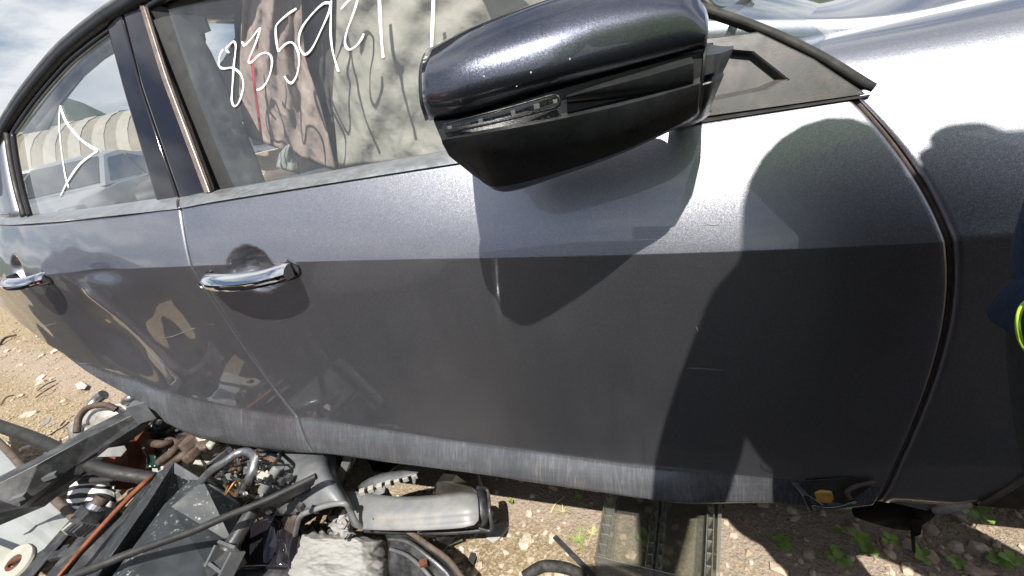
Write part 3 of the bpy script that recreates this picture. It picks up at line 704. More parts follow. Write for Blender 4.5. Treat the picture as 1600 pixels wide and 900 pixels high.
# ---- writing in white marker on the panes
def stroke(name, pts, parent, r=.0026, sx=1, ox=0, oy=0):
    P = [gl(ox + x * sx, oy + y * sx, .0022) for x, y in pts]; path = spline(P, 6)
    rr = [1 + .22 * math.sin(i * .37) for i in range(len(path))]
    vs, fs = sweep(path, circ(r, 8, .4), rr, Vector((0, -.9, .4))); return obj(name, vs, fs, 'marker_white', parent)
W = [[(384, 234), (370, 216), (386, 196), (404, 184), (413, 200), (411, 235), (405, 285), (401, 345), (397, 400), (396, 445), (408, 468), (426, 452), (440, 415), (447, 375), (439, 335), (418, 310), (393, 298), (365, 302), (345, 297), (338, 275), (345, 240), (358, 218)],
     [(440, 184), (454, 200), (486, 165), (520, 124), (502, 188), (470, 266), (482, 275), (520, 240), (553, 234), (572, 260), (568, 310), (550, 360), (526, 390), (505, 396)],
     [(680, 38), (640, 65), (594, 108), (589, 145), (594, 195), (601, 226), (614, 212), (640, 190), (665, 190), (686, 225), (692, 270), (682, 330), (660, 366), (640, 356), (628, 336)],
     [(830, 14), (800, 16), (760, 50), (712, 110), (692, 160), (694, 208), (716, 240), (748, 215), (790, 130), (824, 52), (833, 4), (832, 70), (831, 150), (839, 222), (854, 280), (866, 318)],
     [(876, 42), (905, 8), (935, -14), (948, 2), (930, 62), (902, 138), (894, 190), (910, 218), (940, 205), (965, 175), (977, 148)],
     [(1044, -30), (1049, 80), (1055, 180), (1062, 258)], [(1284, -30), (1280, 100), (1273, 252)]]
for i, w in enumerate(W): stroke('marker_stroke', w, front_window, .0022 if i < 5 else .0030, .3556, 220, 0)
stroke('marker_stroke', [(237, 428), (234, 500), (242, 600), (257, 700), (272, 757)], rear_window, .0024, .3887)
stroke('marker_stroke', [(238, 428), (262, 490), (310, 552), (358, 590), (387, 606), (368, 622), (318, 662), (270, 730), (240, 790)], rear_window, .0036, .3887)

# ---- sail panel behind the mirror
def sp(px, py, o): p = hit(px, py, G); return Vector((p.x, p.y - o, p.z))
def inset(pts, k):
    c = (sum(p[0] for p in pts) / len(pts), sum(p[1] for p in pts) / len(pts)); return [lerp2(p, c, k) for p in pts]
def densify(pts, n=6): return [lerp2(pts[i], pts[(i + 1) % len(pts)], q / n) for i in range(len(pts)) for q in range(n)]
out = densify([(1020, 196), (1090, 184), (1352, 147), (1270, 92), (1183, 50), (1100, 60), (1040, 90)])
inn = densify([(1040, 176), (1085, 162), (1196, 140), (1232, 124), (1176, 80), (1110, 74), (1060, 95)])
ring0 = [sp(*p, -.012) for p in out]; ring1 = [sp(*p, .004) for p in out]; ring1b = [sp(*p, .006) for p in inset(out, .03)]
ring2 = [sp(*p, .006) for p in inn]; ring3 = [sp(*p, .0045) for p in inset(inn, .05)]; ring4 = [sp(*p, -.004) for p in inset(inn, .17)]; ring5 = [sp(*p, -.004) for p in inset(inn, .98)]
vs, fs = grid([ring0, ring1, ring1b, ring2, ring3, ring4, ring5], True); o = obj('sail_panel', vs, fs, 'sail_plastic', car); autosmooth(o, 14)

# ---- folded door mirror, lofted along its length from measured edges
def ML(y, pts): return [(p[0], p[1], (y if len(p) < 3 else p[2]) * (1 - .52 * min(1, max(0, (p[0] - 690) / 410))) * (.84 + .16 * smooth(685, 770, p[0]))) for p in pts]
def loft(lines, n=36):
    out = []
    for l in lines:
        s = spline([PY(*p) for p in l], 12); out.append([s[int(round(i * (len(s) - 1) / (n - 1)))] for i in range(n)])
    return out
mirror = empty('m', (0, 0, 0)); bpy.data.objects.remove(mirror)
cap_l = [ML(-.045, [(690, 95), (760, 55), (850, 12), (960, -30), (1060, -34), (1092, 12)]),
         ML(-.10, [(672, 78), (740, 44), (850, 4), (960, -26), (1062, -28), (1099, 12)]),
         ML(-.145, [(664, 92), (735, 62), (850, 26), (960, -2), (1062, -6), (1104, 26)]),
         ML(-.175, [(661, 112), (732, 94), (850, 60), (962, 30), (1062, 16), (1105, 40)]),
         ML(-.185, [(661, 135), (730, 126), (850, 94), (964, 64), (1062, 42), (1105, 52)]),
         ML(-.185, [(663, 158), (728, 152), (850, 118), (966, 86), (1062, 62), (1104, 60)]),
         ML(-.176, [(668, 176), (728, 170), (850, 134), (966, 102), (1062, 76), (1103, 68)]),
         ML(-.160, [(671, 186), (728, 177), (850, 140), (966, 108), (1062, 82), (1102, 73)])]
L = loft(cap_l, 40)
# resample across for smooth reflections
def resamp(lines, m):
    cols = [spline([l[i] for l in lines], m) for i in range(len(lines[0]))]
    return [[cols[i][k] for i in range(len(cols))] for k in range(len(cols[0]))]
rows = resamp(L, 6); vs, fs = grid(rows)
side_mirror = obj('side_mirror', vs, fs, 'paint_cap_dim', car); side_mirror['label'] = 'folded door mirror with painted cap and black lower housing'; mod(side_mirror, 'SOLIDIFY', thickness=.003, offset=0)
# outer end rim of the cap, black
rim = [[r[0] for r in rows], [r[0] + Vector((-.006, .002, -.001)) for r in rows], [r[0].lerp(rows[len(rows) // 2][0], .12) + Vector((-.012, .03, -.004)) for r in rows], [r[0].lerp(rows[len(rows) // 2][0], .3) + Vector((-.008, .075, -.004)) for r in rows]]
vs, fs = grid(rim); obj('cap_rim', vs, fs, 'dark_trim', side_mirror)
hous = [ML(-.150, [(676, 180), (728, 172), (850, 136), (966, 104), (1062, 78), (1100, 70)]),
        ML(-.168, [(678, 190), (728, 183), (850, 147), (966, 115), (1062, 90), (1100, 82)]),
        ML(-.172, [(684, 205), (735, 199), (850, 170), (966, 138), (1062, 112), (1098, 100)]),
        ML(-.174, [(688, 214), (740, 206), (850, 184), (966, 156), (1062, 132), (1094, 120)]),
        ML(-.186, [(690, 219), (745, 210), (850, 191), (966, 166), (1062, 140), (1093, 130)]),
        ML(-.184, [(691, 224), (748, 218), (850, 200), (966, 176), (1062, 150), (1092, 138)]),
        ML(-.172, [(702, 244), (755, 246), (850, 236), (966, 208), (1060, 172), (1091, 155)]),
        ML(-.150, [(742, 276), (775, 292), (850, 276), (962, 240), (1058, 196), (1090, 176)]),
        ML(-.125, [(755, 284), (784, 299), (850, 283), (962, 244), (1058, 200), (1090, 182)]),
        ML(-.075, [(770, 286), (790, 300), (850, 284), (960, 242), (1056, 198), (1088, 182)]),
        ML(-.055, [(770, 270), (790, 280), (850, 262), (960, 222), (1056, 180), (1088, 165)])]
L2 = loft(hous, 40); vs, fs = grid(L2); o = obj('lower_housing', vs, fs, 'dark_trim', side_mirror); autosmooth(o, 28)
vs, fs = grid([[l[-1] for l in L2], [l[-1] + Vector((.012, .03, 0)) for l in L2], [l[-1] + Vector((.02, .135, .0)) for l in L2]]); obj('hinge_shadow_block', vs, fs, 'dark_trim', side_mirror)  # wall added to close a sunlit gap in the mirror's shadow
# fin moulded into the housing
fin = [ML(-.170, [(886, 148), (930, 132), (1000, 112), (1080, 88)]), ML(-.190, [(884, 152), (930, 140), (1000, 122), (1084, 98)]), ML(-.187, [(887, 158), (930, 152), (1000, 140), (1084, 124)]), ML(-.170, [(892, 162), (930, 160), (1000, 152), (1082, 140)])]
L3_ = loft(fin, 20); vs, fs = grid(L3_); o = obj('housing_fin', vs, fs, 'dark_trim', side_mirror); autosmooth(o, 50)
# glass-side back wall and outer end of the housing
back = [[a for a in L2[-1]], [a for a in L[0]]]
vs, fs = grid(back); obj('back_shell', vs, fs, 'dark_trim', side_mirror)
end = [[l[0] for l in L2], [l[0] + Vector((.004, .004, .004)) + (L2[5][0] - l[0]) * .15 + Vector((-.008, .012, 0)) for l in L2], [l[0] * .4 + L2[5][0] * .6 + Vector((.0, .07, 0)) for l in L2]]
vs, fs = grid(end); obj('housing_end', vs, fs, 'dark_trim', side_mirror)
ra = [(697, 206, -.1735), (690, 190, -.1745)]
lens = [ML(-.1835, [(692, 195), (750, 180), (810, 164), (858, 150), (868, 149)]), ML(-.1865, [(691, 198), (750, 184), (810, 168), (860, 153), (871, 153)]), ML(-.1865, [(694, 205), (750, 194), (810, 180), (860, 167), (872, 163)]), ML(-.1835, [(696, 208), (750, 197), (810, 183), (860, 170), (870, 168)])]
LL = loft(lens, 30); vs, fs = grid(LL); obj('turn_signal', vs, fs, 'signal_lens', side_mirror)
for i in range(14):
    f = .06 + i * .066; a = LL[1][int(f * 29)]; b = LL[2][int(f * 29)]; c = a.lerp(b, .5) + Vector((0, .0025, 0)); s = .0035 + .002 * rnd.random()
    vs, fs = boxvf(c, (s, .002, (a - b).length * (.35 + .4 * rnd.random()))); obj('signal_reflector', vs, fs, 'chrome' if i % 3 else 'aluminium', side_mirror, False)
lr = [LL[0][-1]] + [LL[k][-1] for k in range(1, 4)]
fr_ = [LL[0][i] for i in range(0, 30, 3)] + [LL[0][-1], LL[1][-1] + Vector((.0015, 0, 0)), LL[2][-1] + Vector((.0015, 0, 0)), LL[3][-1]] + [LL[3][i] for i in range(27, -1, -3)]
vs, fs = sweep(spline(fr_, 3), circ(.0011, 6)); obj('signal_bezel', vs, fs, 'dark_trim', side_mirror)
# hinge foot between housing and sail panel
foot = [ML(-.11, [(1086, 66), (1100, 68), (1128, 72), (1147, 72)]), ML(-.168, [(1086, 86), (1098, 86), (1122, 84), (1146, 76, -.13)]), ML(-.172, [(1085, 120), (1098, 118), (1118, 112), (1136, 100, -.13)]), ML(-.160, [(1084, 128), (1096, 126), (1114, 120), (1130, 112, -.12)]),
        ML(-.165, [(1083, 136), (1095, 134), (1113, 128), (1131, 118, -.12)]), ML(-.150, [(1080, 168), (1090, 166), (1106, 158), (1118, 148, -.10)]), ML(-.11, [(1062, 196), (1080, 190), (1096, 184), (1108, 176, -.07)]), ML(-.05, [(1060, 200), (1080, 196), (1100, 186), (1112, 176)])]
L4 = loft(foot, 12); vs, fs = grid(L4); o = obj('mirror_foot', vs, fs, 'dark_trim', side_mirror); autosmooth(o, 30)
vs, fs = grid([[l[-1] for l in L4], [l[-1] + Vector((.004, .03, 0)) for l in L4], [l[-1] + Vector((.0, .11, .0)) for l in L4]]); obj('foot_arm', vs, fs, 'dark_trim', side_mirror)
vs, fs = merge([grid([L4[k], [p + Vector((0, .05, 0)) for p in L4[k]], [p + Vector((.0, .12, .0)) for p in L4[k]]]) for k in range(len(L4))]); obj('foot_shadow_core', vs, fs, 'dark_trim', side_mirror)  # ribs added inside the foot to block sun and keep the shadow whole
tube('fold_joint', [PY(1102, 66, -.08), PY(1100, 100, -.0855), PY(1096, 130, -.083), PY(1084, 180, -.07)], .0016, 'rubber', side_mirror, 6)
# white stone chips and scratches on the cap
for (px, py) in ((894, 94), (814, 133), (833, 114), (760, 118)):
    k = min(range(len(vs := [p for r in rows for p in r])), key=lambda i: (lambda v: (800 + FP * v[0] / v[2] - px) ** 2 + (450 + FP * v[1] / v[2] - py) ** 2)(MR @ (np.array(vs[i]) - CP)))
    a, b = boxvf(vs[k] + Vector((0, -.001, 0)), (.0018, .001, .0014)); obj('paint_chip', a, b, 'marker_white', side_mirror, False)

# ---- door handles
def handle(c, lab):
    h = empty('door_handle'); bpy.data.objects.remove(h)
    U = [(-.114, -.006, -.002), (-.098, -.018, .0), (-.05, -.032, -.001), (.0, -.036, -.002), (.05, -.035, -.001), (.09, -.030, .002), (.112, -.022, .003)]
    P = spline([c + Vector(u) for u in U], 6); n = len(P); rows = []
    for i, p in enumerate(P):
        f = i / (n - 1); hh = .0075 + .0075 * smooth(0, .3, f) - .002 * smooth(.93, 1, f); d = .022
        sec = [(-hh * .95, d * .45), (-hh, -.002), (-hh * .86, -d * .42), (-hh * .45, -d * .52), (hh * .0, -d * .50), (hh * .45, -d * .28), (hh * .85, d * .10), (hh * .95, d * .45), (0, d * .5)]
        rows.append([p + Vector((0, b, a)) for a, b in sec])
    vs, fs = grid(rows, True); m = len(rows[0]); fs += [tuple(range(m))[::-1], tuple((n - 1) * m + j for j in range(m))]
    o = obj('door_handle', vs, fs, 'chrome', car); o['label'] = lab; fixn(o); autosmooth(o, 28)
    # gasket ring the handle sits on
    for a, w in ((-.100, .018), (.098, .016)):
        v, f = boxvf(c + Vector((a, .006, 0)), (w, .022, .030)); g = obj('handle_base', v, f, 'gloss_black', o, False); mod(g, 'BEVEL', width=.005, segments=3)
    v, f = lathe([(0, .0), (.0042, .0), (.005, -.001), (.0055, .003)], 16); M_ = Matrix.Translation(c + Vector((-.090, -.0315, -.002))) @ Matrix.Rotation(-1.5708, 4, 'X') @ Matrix.Scale(-1, 4, (0, 0, 1))
    v, f = xf((v, f), M_); obj('key_cylinder', v, f, 'steel', o)
    path = spline([c + Vector(v) for v in ((-.118, 0, -.012), (-.06, .0, -.019), (.03, .0, -.022), (.10, -.001, -.018), (.118, -.001, .004), (.10, .002, .017))], 8)
    path = [Vector((p.x, ySide(p.x, p.z, False) - .0005, p.z)) for p in path]
    v, f = sweep(path, circ(.0022, 6)); obj('handle_gasket', v, f, 'rubber', o)
    return o
c1 = PY(390, 427, 0); handle(Vector((c1.x, ySide(c1.x, c1.z, False), c1.z)), 'chrome handle of the front door')
c2 = hit(75, 434, lambda x, z: y0(x)) - Vector((.108, 0, 0)); handle(Vector((c2.x, ySide(c2.x, c2.z, False), c2.z)), 'chrome handle of the rear door')

# ---- far side of the body and the cabin
def mirror_copy(o, name):
    me = o.data.copy(); me.transform(Matrix(((1, 0, 0, 0), (0, -1, 0, 1.76), (0, 0, 1, 0), (0, 0, 0, 1)))); me.flip_normals()
    q = bpy.data.objects.new(name, me); link(q, car); return q
for o, n in ((front_door, 'front_door'), (rear_door, 'rear_door'), (fender, 'front_fender')): mirror_copy(o, n)
vs, fs = sweep([Vector((p.x, 1.76 - p.y, p.z)) for p in RP[10:]], circ(.03, 8), None, Vector((0, 0, 1))); obj('roof_rail', vs, fs, 'interior', car)
vs, fs = boxvf((-1.35, .88, .215), (2.1, 1.60, .03)); obj('floor_pan', vs, fs, 'black_matte', car, False)
for yy in (.075, 1.685):
    vs, fs = boxvf((-1.25, yy, .255), (1.5, .05, .06)); obj('sill_beam', vs, fs, 'black_matte', car, False)
def pillar(y, s):
    rows = [[Vector((x + k, y + s * .40 * (z - .915) + s * d, z)) for k, d in ((-.085, .02), (-.06, 0), (.03, -.0), (.075, .03))] for z, x in ((.86, -1.62), (.95, -1.64), (1.1, -1.70), (1.25, -1.755))]
    sheet('inner_pillar', rows, 'interior', car, .01, 1)
pillar(.125, 1); pillar(1.635, -1)
def seat(cx, cy):
    P = [(-.0, .33, .26), (.12, .36, .25), (.30, .40, .25), (.44, .42, .24)]
    rows = []
    for x, z, w in P: rows.append([Vector((cx + x, cy + w * a, z + .05 * abs(a) ** 2)) for a in (-1, -.7, 0, .7, 1)])
    vs, fs = grid(rows); o = obj('seat_cushion', vs, fs, 'interior', car); mod(o, 'SOLIDIFY', thickness=.12, offset=-1); mod(o, 'SUBSURF', levels=2, render_levels=2)
    rows = []
    for x, z, w in ((.02, .38, .24), (-.05, .6, .26), (-.13, .85, .24), (-.17, .97, .16)): rows.append([Vector((cx + x + .05 * abs(a) ** 2, cy + w * a, z)) for a in (-1, -.7, 0, .7, 1)])
    vs, fs = grid(rows); o = obj('seat_back', vs, fs, 'interior', car); mod(o, 'SOLIDIFY', thickness=.12, offset=1); mod(o, 'SUBSURF', levels=2, render_levels=2)
    vs, fs = boxvf((cx - .19, cy, 1.08), (.08, .26, .17)); o = obj('headrest', vs, fs, 'interior', car); mod(o, 'BEVEL', width=.05, segments=4)
seat(-1.42, .50); seat(-1.42, 1.24)
vs, fs = boxvf((-.72, .88, .78), (.34, 1.40, .22)); o = obj('dashboard', vs, fs, 'interior', car); mod(o, 'BEVEL', width=.06, segments=4)
# torn trim hanging inside behind the front pane: dark quarter with a ragged edge
def inn_(px, py, y): return PY(px, py, y)
poly('torn_lining', [inn_(*p, .275) for p in ((236, 6), (322, 26), (330, 48), (320, 52), (322, 62), (319, 78), (326, 92), (324, 102), (334, 118), (345, 150), (360, 200), (372, 240), (392, 290), (336, 298), (290, 180), (255, 80))], 'interior', car, .006, 0)
poly('torn_lining', [inn_(*p, .62) for p in ((376, 0), (368, 30), (370, 58), (352, 92), (330, 120), (345, 190), (420, 190), (560, 195), (560, -20), (376, -20))], 'interior', car, .006, 0)
# deployed curtain bags
def bag(name, outline_l, outline_r, y, amp, mat, lab, seed, nu=40, nv=40, yb=0):
    rows = []
    for j in range(nv):
        v = j / (nv - 1); row = []
        for i in range(nu):
            u = i / (nu - 1); px, py = lerp2(along(outline_l, v), along(outline_r, v), u)
            w = amp * (mnoise.noise(Vector((u * 3.1 + seed, v * 1.6, seed))) + .55 * mnoise.noise(Vector((u * 8 + v * 3, v * 2.4, seed + 5))) + .25 * mnoise.noise(Vector((u * 17, v * 9, seed + 9))))
            row.append(PY(px, py, y + yb * v + w + .05 * (u - .5) ** 2))
        rows.append(row)
    vs, fs = grid(rows); o = obj(name, vs, fs, mat, car); o['label'] = lab; mod(o, 'SOLIDIFY', thickness=.003, offset=0); return o
bag('curtain_airbag', [(528, -60), (526, 60), (520, 160), (530, 262)], [(905, -60), (905, 60), (905, 150), (905, 235)], .235, .030, 'airbag_grey', 'deployed grey curtain airbag hanging behind the front window', 1.3)
bag('curtain_airbag', [(380, -20), (377, 60), (374, 150), (384, 212)], [(470, -20), (476, 90), (500, 160), (526, 268)], .262, .02, 'airbag_pink', 'pink beige torn airbag beside the seat belt tape', 4.1)
bag('airbag_gap_shade', [(468, -20), (470, 70), (480, 130), (505, 190)], [(545, -20), (540, 70), (540, 130), (540, 200)], .30, .02, 'airbag_shade', 'dark sheet standing for the shaded gap between the airbags', 7.7)  # dark colour stands in for the unlit gap between the bags
sheet('red_tape', [[inn_(391, 88, .245), inn_(396, 140, .245), inn_(402, 180, .245), inn_(407, 222, .245)], [inn_(395, 87, .245), inn_(400, 140, .245), inn_(406, 180, .245), inn_(411, 221, .245)]], 'red_tape', car, .001)
o = bag('sunlit_hole_sheet', [(432, 262), (437, 240), (448, 228), (452, 226)], [(468, 272), (466, 252), (458, 236), (454, 228)], .23, .01, 'paper', 'white sheet standing for the sunlit hole low in the window', 2.2, 12, 12)  # white colour stands in for sunlight in a hole
sheet('seat_belt', [[inn_(470, 60, .40), inn_(500, 150, .38), inn_(520, 250, .36)], [inn_(486, 58, .40), inn_(516, 150, .38), inn_(534, 250, .36)]], 'interior', car, .002)
# crushed rear quarter turning in behind the rear door
rows = []
for i in range(10):
    f = i / 9; rows.append([Vector((gapR(z) - .004 - .55 * f, ySide(gapR(z), z) + .012 + .34 * f ** .8 + .02 * mnoise.noise(Vector((f * 4, z * 6, 1))), z)) for z in np.linspace(_tr[0].z + .02, .93, 14)])
vs, fs = grid(rows); o = obj('rear_quarter', vs, fs, 'paint', car); mod(o, 'SOLIDIFY', thickness=.004)
vs, fs = boxvf((-2.62, .95, .60), (.5, 1.0, .25)); o = obj('rear_bulkhead', vs, fs, 'black_matte', car); mod(o, 'BEVEL', width=.04, segments=3)

# ---- scratches and scuffs in the paint, the last stroke a painted highlight
SCR = [((236, 527), (268, 526), (300, 514), (335, 506)), ((60, 512), (75, 508), (92, 504)), ((113, 566), (130, 568), (148, 567)), ((1068, 575), (1100, 576), (1135, 580)), ((1087, 510), (1090, 516), (1092, 522)), ((1104, 350), (1114, 352), (1124, 351))]
for i, q in enumerate(SCR):
    P = [onS(a, b, .0004) for a, b in q]; path = spline(P, 8)
    vs, fs = sweep(path, circ(.0007, 6, .3), lambda t: .25 + math.sin(3.1416 * t), Vector((0, -1, 0))); obj('scratch_and_glint', vs, fs, 'grey_plastic_light', car)
# ================================================================== the yard
def gz(x, y):
    k = 1 - smooth(6, 12, math.hypot(x + 2, y))
    return k * (.010 * mnoise.noise(Vector((x * 1.7, y * 1.7, 0))) + .006 * mnoise.noise(Vector((x * 6, y * 6, 4))) + .003 * mnoise.noise(Vector((x * 17, y * 17, 9)))) - .004
xs = [-900, -300, -120, -60, -35, -22, -15] + list(np.arange(-11, -3.2, .12)) + list(np.arange(-3.2, .6, .035)) + [.8, 1.2, 2, 4, 8, 15, 30, 80, 300, 900]
ys = [-900, -300, -100, -40, -18, -9, -5, -3, -2, -1.4, -1, -.7] + list(np.arange(-.5, .8, .035)) + list(np.arange(.85, 4, .15)) + [5, 7, 10, 16, 30, 80, 250, 900]
vs, fs = grid([[Vector((x, y, gz(x, y))) for x in xs] for y in ys])
ground = obj('ground', vs, fs, 'ground', None, True, kind='structure')
def GP(px, py): p = PZ(px, py, 0); return Vector((p.x, p.y, gz(p.x, p.y)))

# ---- hills beyond the yard
rows = []
for r, hs in ((150, 0), (190, .35), (260, .8), (340, 1), (460, .9), (600, .1)):
    row = []
    for i in range(181):
        a = i * math.tau / 180; d = Vector((math.cos(a), math.sin(a), 0))
        h = 26 + 22 * mnoise.noise(Vector((d.x * 2.2, d.y * 2.2, 2))) + 9 * mnoise.noise(Vector((d.x * 7, d.y * 7, 5))) + 3 * mnoise.noise(Vector((d.x * 25, d.y * 25, 7)))
        pk = math.exp(-((a - 2.62) / .085) ** 2) * 34; h = h * (.55 if 2.2 < a < 3.3 else 1) + pk
        row.append(Vector((d.x * r, d.y * r, max(-1, h * hs) - 1)))
    rows.append(row)
vs, fs = grid(rows); obj('hills', vs, fs, 'hill', None, True, kind='structure')

# ---- arched storage hangar: ribbed shell of alternate sheets, seen through the rear window
hd = Vector((-.80, .60, 0)); hc = Vector(CP) + hd * 58; hc.z = 0
hx = Vector((.88, .47, 0)).normalized(); hy = Vector((-hx.y, hx.x, 0))
hangar = empty('arched_hangar', hc, 'cream arched hangar with curved ribs seen through the rear window', 'hangar')
for k in range(26):
    rows = []
    for e in (0, 1):
        t = -13 + (k + e) * 1.0; row = []
        for i in range(15):
            a = math.pi * i / 14; row.append(hc + hx * t + hy * (7.5 * math.cos(a)) + Vector((0, 0, 6.6 * math.sin(a) ** .8 + (.0 if k % 2 else .07))))
        rows.append(row)
    vs, fs = grid(rows); obj('roof_sheet', vs, fs, 'hangar_cream' if k % 2 == 0 else 'hangar_tan', hangar)
for t in (-13, 13):
    P = [hc + hx * t + hy * (7.5 * math.cos(math.pi * i / 14)) + Vector((0, 0, 6.6 * math.sin(math.pi * i / 14) ** .8)) for i in range(15)]
    obj('end_wall', P, [tuple(range(15))], 'hangar_tan', hangar, False)

# ---- scrapped cars around the yard
def make_car(loc, rot, mat, label, hatch=True, sc=1.0, group='scrapped cars standing around the yard'):
    M_ = Matrix.Translation(loc) @ Matrix.Rotation(rot, 4, 'Z') @ Matrix.Scale(sc, 4)
    c = empty('scrap_car', loc, label, 'car', group)
    X = [-2.12, -2.06, -1.95, -1.3, -.3, .8, 1.3, 1.75, 2.0, 2.12]; T = [.62, .80, .93, .96, .95, .93, .89, .80, .68, .50]; Wd = [.68, .78, .83, .86, .87, .87, .85, .80, .72, .60]
    rows = []
    for x, t, w in zip(X, T, Wd):
        half = [(.92 * w, .20), (w, .30), (w * 1.0, .48), (w * .985, .62 if t > .7 else t * .85), (w * .93, t - .05), (w * .84, t - .008), (w * .5, t + .012), (0, t + .02)]
        rows.append([M_ @ Vector((x, a, b)) for a, b in half] + [M_ @ Vector((x, -a, b)) for a, b in half[-2::-1]])
    vs, fs = grid(rows); n = len(rows[0]); fs += [tuple(range(n))[::-1], tuple((len(X) - 1) * n + j for j in range(n))]
    b = obj('body', vs, fs, mat, c); fixn(b); autosmooth(b, 40); 
    xr, xq = (-1.98, -1.75) if hatch else (-1.75, -1.15)
    A = [(xr, .92, .76), (xq, 1.34, .60), (-.3, 1.45, .585), (.25, 1.40, .585), (1.12, .90, .78)]
    rows = [[M_ @ Vector((x, w * s + (.0), z + (.03 if abs(s) < .9 and 0 < i < 4 else 0))) for s in (-1, -.8, 0, .8, 1)] for i, (x, z, w) in enumerate(A)]
    vs, fs = grid(rows); o = obj('roof', vs, fs, mat, c); autosmooth(o, 35)
    for s in (-1, 1):
        side = [M_ @ Vector(v) for v in ((xr, s * .76, .9), (xq, s * .60, 1.34), (-.3, s * .585, 1.45), (.25, s * .585, 1.40), (1.12, s * .78, .9))]
        obj('side_frame', side, [(0, 1, 2, 3, 4)], mat, c, False)
        def q(x, z):
            f = (z - .9) / .52; return M_ @ Vector((x, s * (.785 - .19 * f), z))
        obj('side_window', [q(-.34, .95), q(.86, .95), q(.24, 1.34), q(-.34, 1.37)], [(0, 1, 2, 3)], 'dark_glass', c, False)
        obj('side_window', [q(-.42, .95), q(xr + .28, .98), q(xq + .20, 1.27), q(-.42, 1.37)], [(0, 1, 2, 3)], 'dark_glass', c, False)
        for wx in (-1.28, 1.33):
            wh = lathe([(.0, -.02), (.16, -.03), (.20, .0), (.22, .015), (.30, .015), (.315, -.03), (.315, -.17), (.29, -.19), (.0, -.19)], 22)
            mm = M_ @ Matrix.Translation((wx, s * .885, .315)) @ Matrix.Rotation(-s * math.pi / 2, 4, 'X')
            v, f = xf(wh, mm); mi = [1 if (i % 8) < 3 else 0 for i in range(len(f))]
            o = obj('wheel', v, f, ['tyre', 'steel'], c, True, mi=mi); autosmooth(o, 40)
        v, f = boxvf((1.93, s * .60, .66), (.22, .30, .13)); v, f = xf((v, f), M_); o = obj('headlight', v, f, 'signal_lens', c, False); mod(o, 'BEVEL', width=.04, segments=3)
        v, f = boxvf((-2.03, s * .66, .78), (.14, .22, .20)); v, f = xf((v, f), M_); o = obj('tail_light', v, f, 'tail_lamp', c, False); mod(o, 'BEVEL', width=.03, segments=3)
    def wq(x, z, w): return M_ @ Vector((x, w, z))
    obj('windscreen', [wq(1.04, .965, -.68), wq(1.04, .965, .68), wq(.32, 1.39, .53), wq(.32, 1.39, -.53)], [(0, 1, 2, 3)], 'dark_glass', c, False)
    rx = (xr - .02, xq - .015)
    obj('rear_glass', [wq(rx[0] + .03, .99, -.66), wq(rx[0] + .03, .99, .66), wq(rx[1] - .0, 1.31, .54), wq(rx[1] - .0, 1.31, -.54)], [(0, 1, 2, 3)], 'dark_glass', c, False)
    v, f = boxvf((2.06, 0, .42), (.2, 1.3, .16)); v, f = xf((v, f), M_); o = obj('bumper', v, f, 'black_plastic', c, False); mod(o, 'BEVEL', width=.05, segments=3)
    return c
def far(px, dist, lift=0):
    d = ray(px, 300); d = Vector((d[0], d[1], 0)).normalized(); p = Vector(CP) + d * dist; return Vector((p.x, p.y, 0))
make_car(far(60, 12.5), -.3, 'paint_white', 'white scrapped hatchback nearest behind the sedan, seen through its rear window')
make_car(far(150, 11.5), -1.0, 'paint_silver', 'silver scrapped sedan beside the white hatchback beyond the rear window', False)
make_car(far(222, 12.5), -.6, 'paint_black', 'small black scrapped car right of the silver sedan beyond the rear window', True, .95)
make_car(far(-8, 15.5), 2.0, 'paint_blue', 'dark blue scrapped car at the far left edge of the yard')
make_car(far(-30, 21), 2.6, 'paint_silver', 'silver scrapped car far behind the dark blue one at the left edge', False)
make_car(far(385, 10.5), -.9, 'paint_blue', 'dark blue scrapped car seen low through the front window', False)
make_car(far(455, 11), 1.8, 'paint_silver', 'silver scrapped car seen through the torn front window cloth')
make_car(Vector((-.9, -2.85, 0)), .03, 'paint_black', 'black scrapped car close behind the camera, mirrored in the front door', False)
make_car(Vector((3.6, -2.9, 0)), -.06, 'paint_blue', 'navy scrapped car behind the photographer, nose to tail with the black one')
make_car(Vector((-6.35, -.9, 0)), .03, 'paint_blue', 'dark blue scrapped wagon mirrored in the rear door')
make_car(Vector((-5.6, -3.3, 0)), .2, 'paint_red', 'bright red hatchback mirrored beside the rear door handle')

# ---- stones
def rock(seed, n=1):
    bm = bmesh.new(); bmesh.ops.create_icosphere(bm, subdivisions=n, radius=1); r = random.Random(seed)
    s = (1, .6 + .4 * r.random(), .35 + .25 * r.random())
    for v in bm.verts:
        k = 1 + .35 * mnoise.noise(v.co * 1.3 + Vector((seed * 7.1, 0, 0))); v.co = Vector((v.co.x * s[0] * k, v.co.y * s[1] * k, v.co.z * s[2] * k))
    me = bpy.data.meshes.new('stone'); bm.to_mesh(me); bm.free(); me.materials.append(MATS['stone']); return me
ROCKS = [rock(i) for i in range(9)]
def putstone(p, r):
    o = bpy.data.objects.new('stone', rnd.choice(ROCKS)); o.location = p + Vector((0, 0, r * .12)); o.scale = (r, r, r); o.rotation_euler = (rnd.uniform(-.3, .3), rnd.uniform(-.3, .3), rnd.uniform(0, 6.28)); link(o, ground)
n = 0
while n < 240:
    px, py = rnd.uniform(600, 1600), rnd.uniform(745, 905)
    dens = 1 if (640 < px < 930 and py > 815) else (.55 if px > 1380 else .28)
    if rnd.random() > dens: continue
    p = GP(px, py); r = min(.018, .0050 * rnd.paretovariate(1.5)); putstone(p, r); n += 1
n = 0
while n < 60:
    px, py = rnd.uniform(-5, 230), rnd.uniform(480, 740)
    if rnd.random() > .8: continue
    p = GP(px, py); putstone(p, rnd.uniform(.012, .035)); n += 1
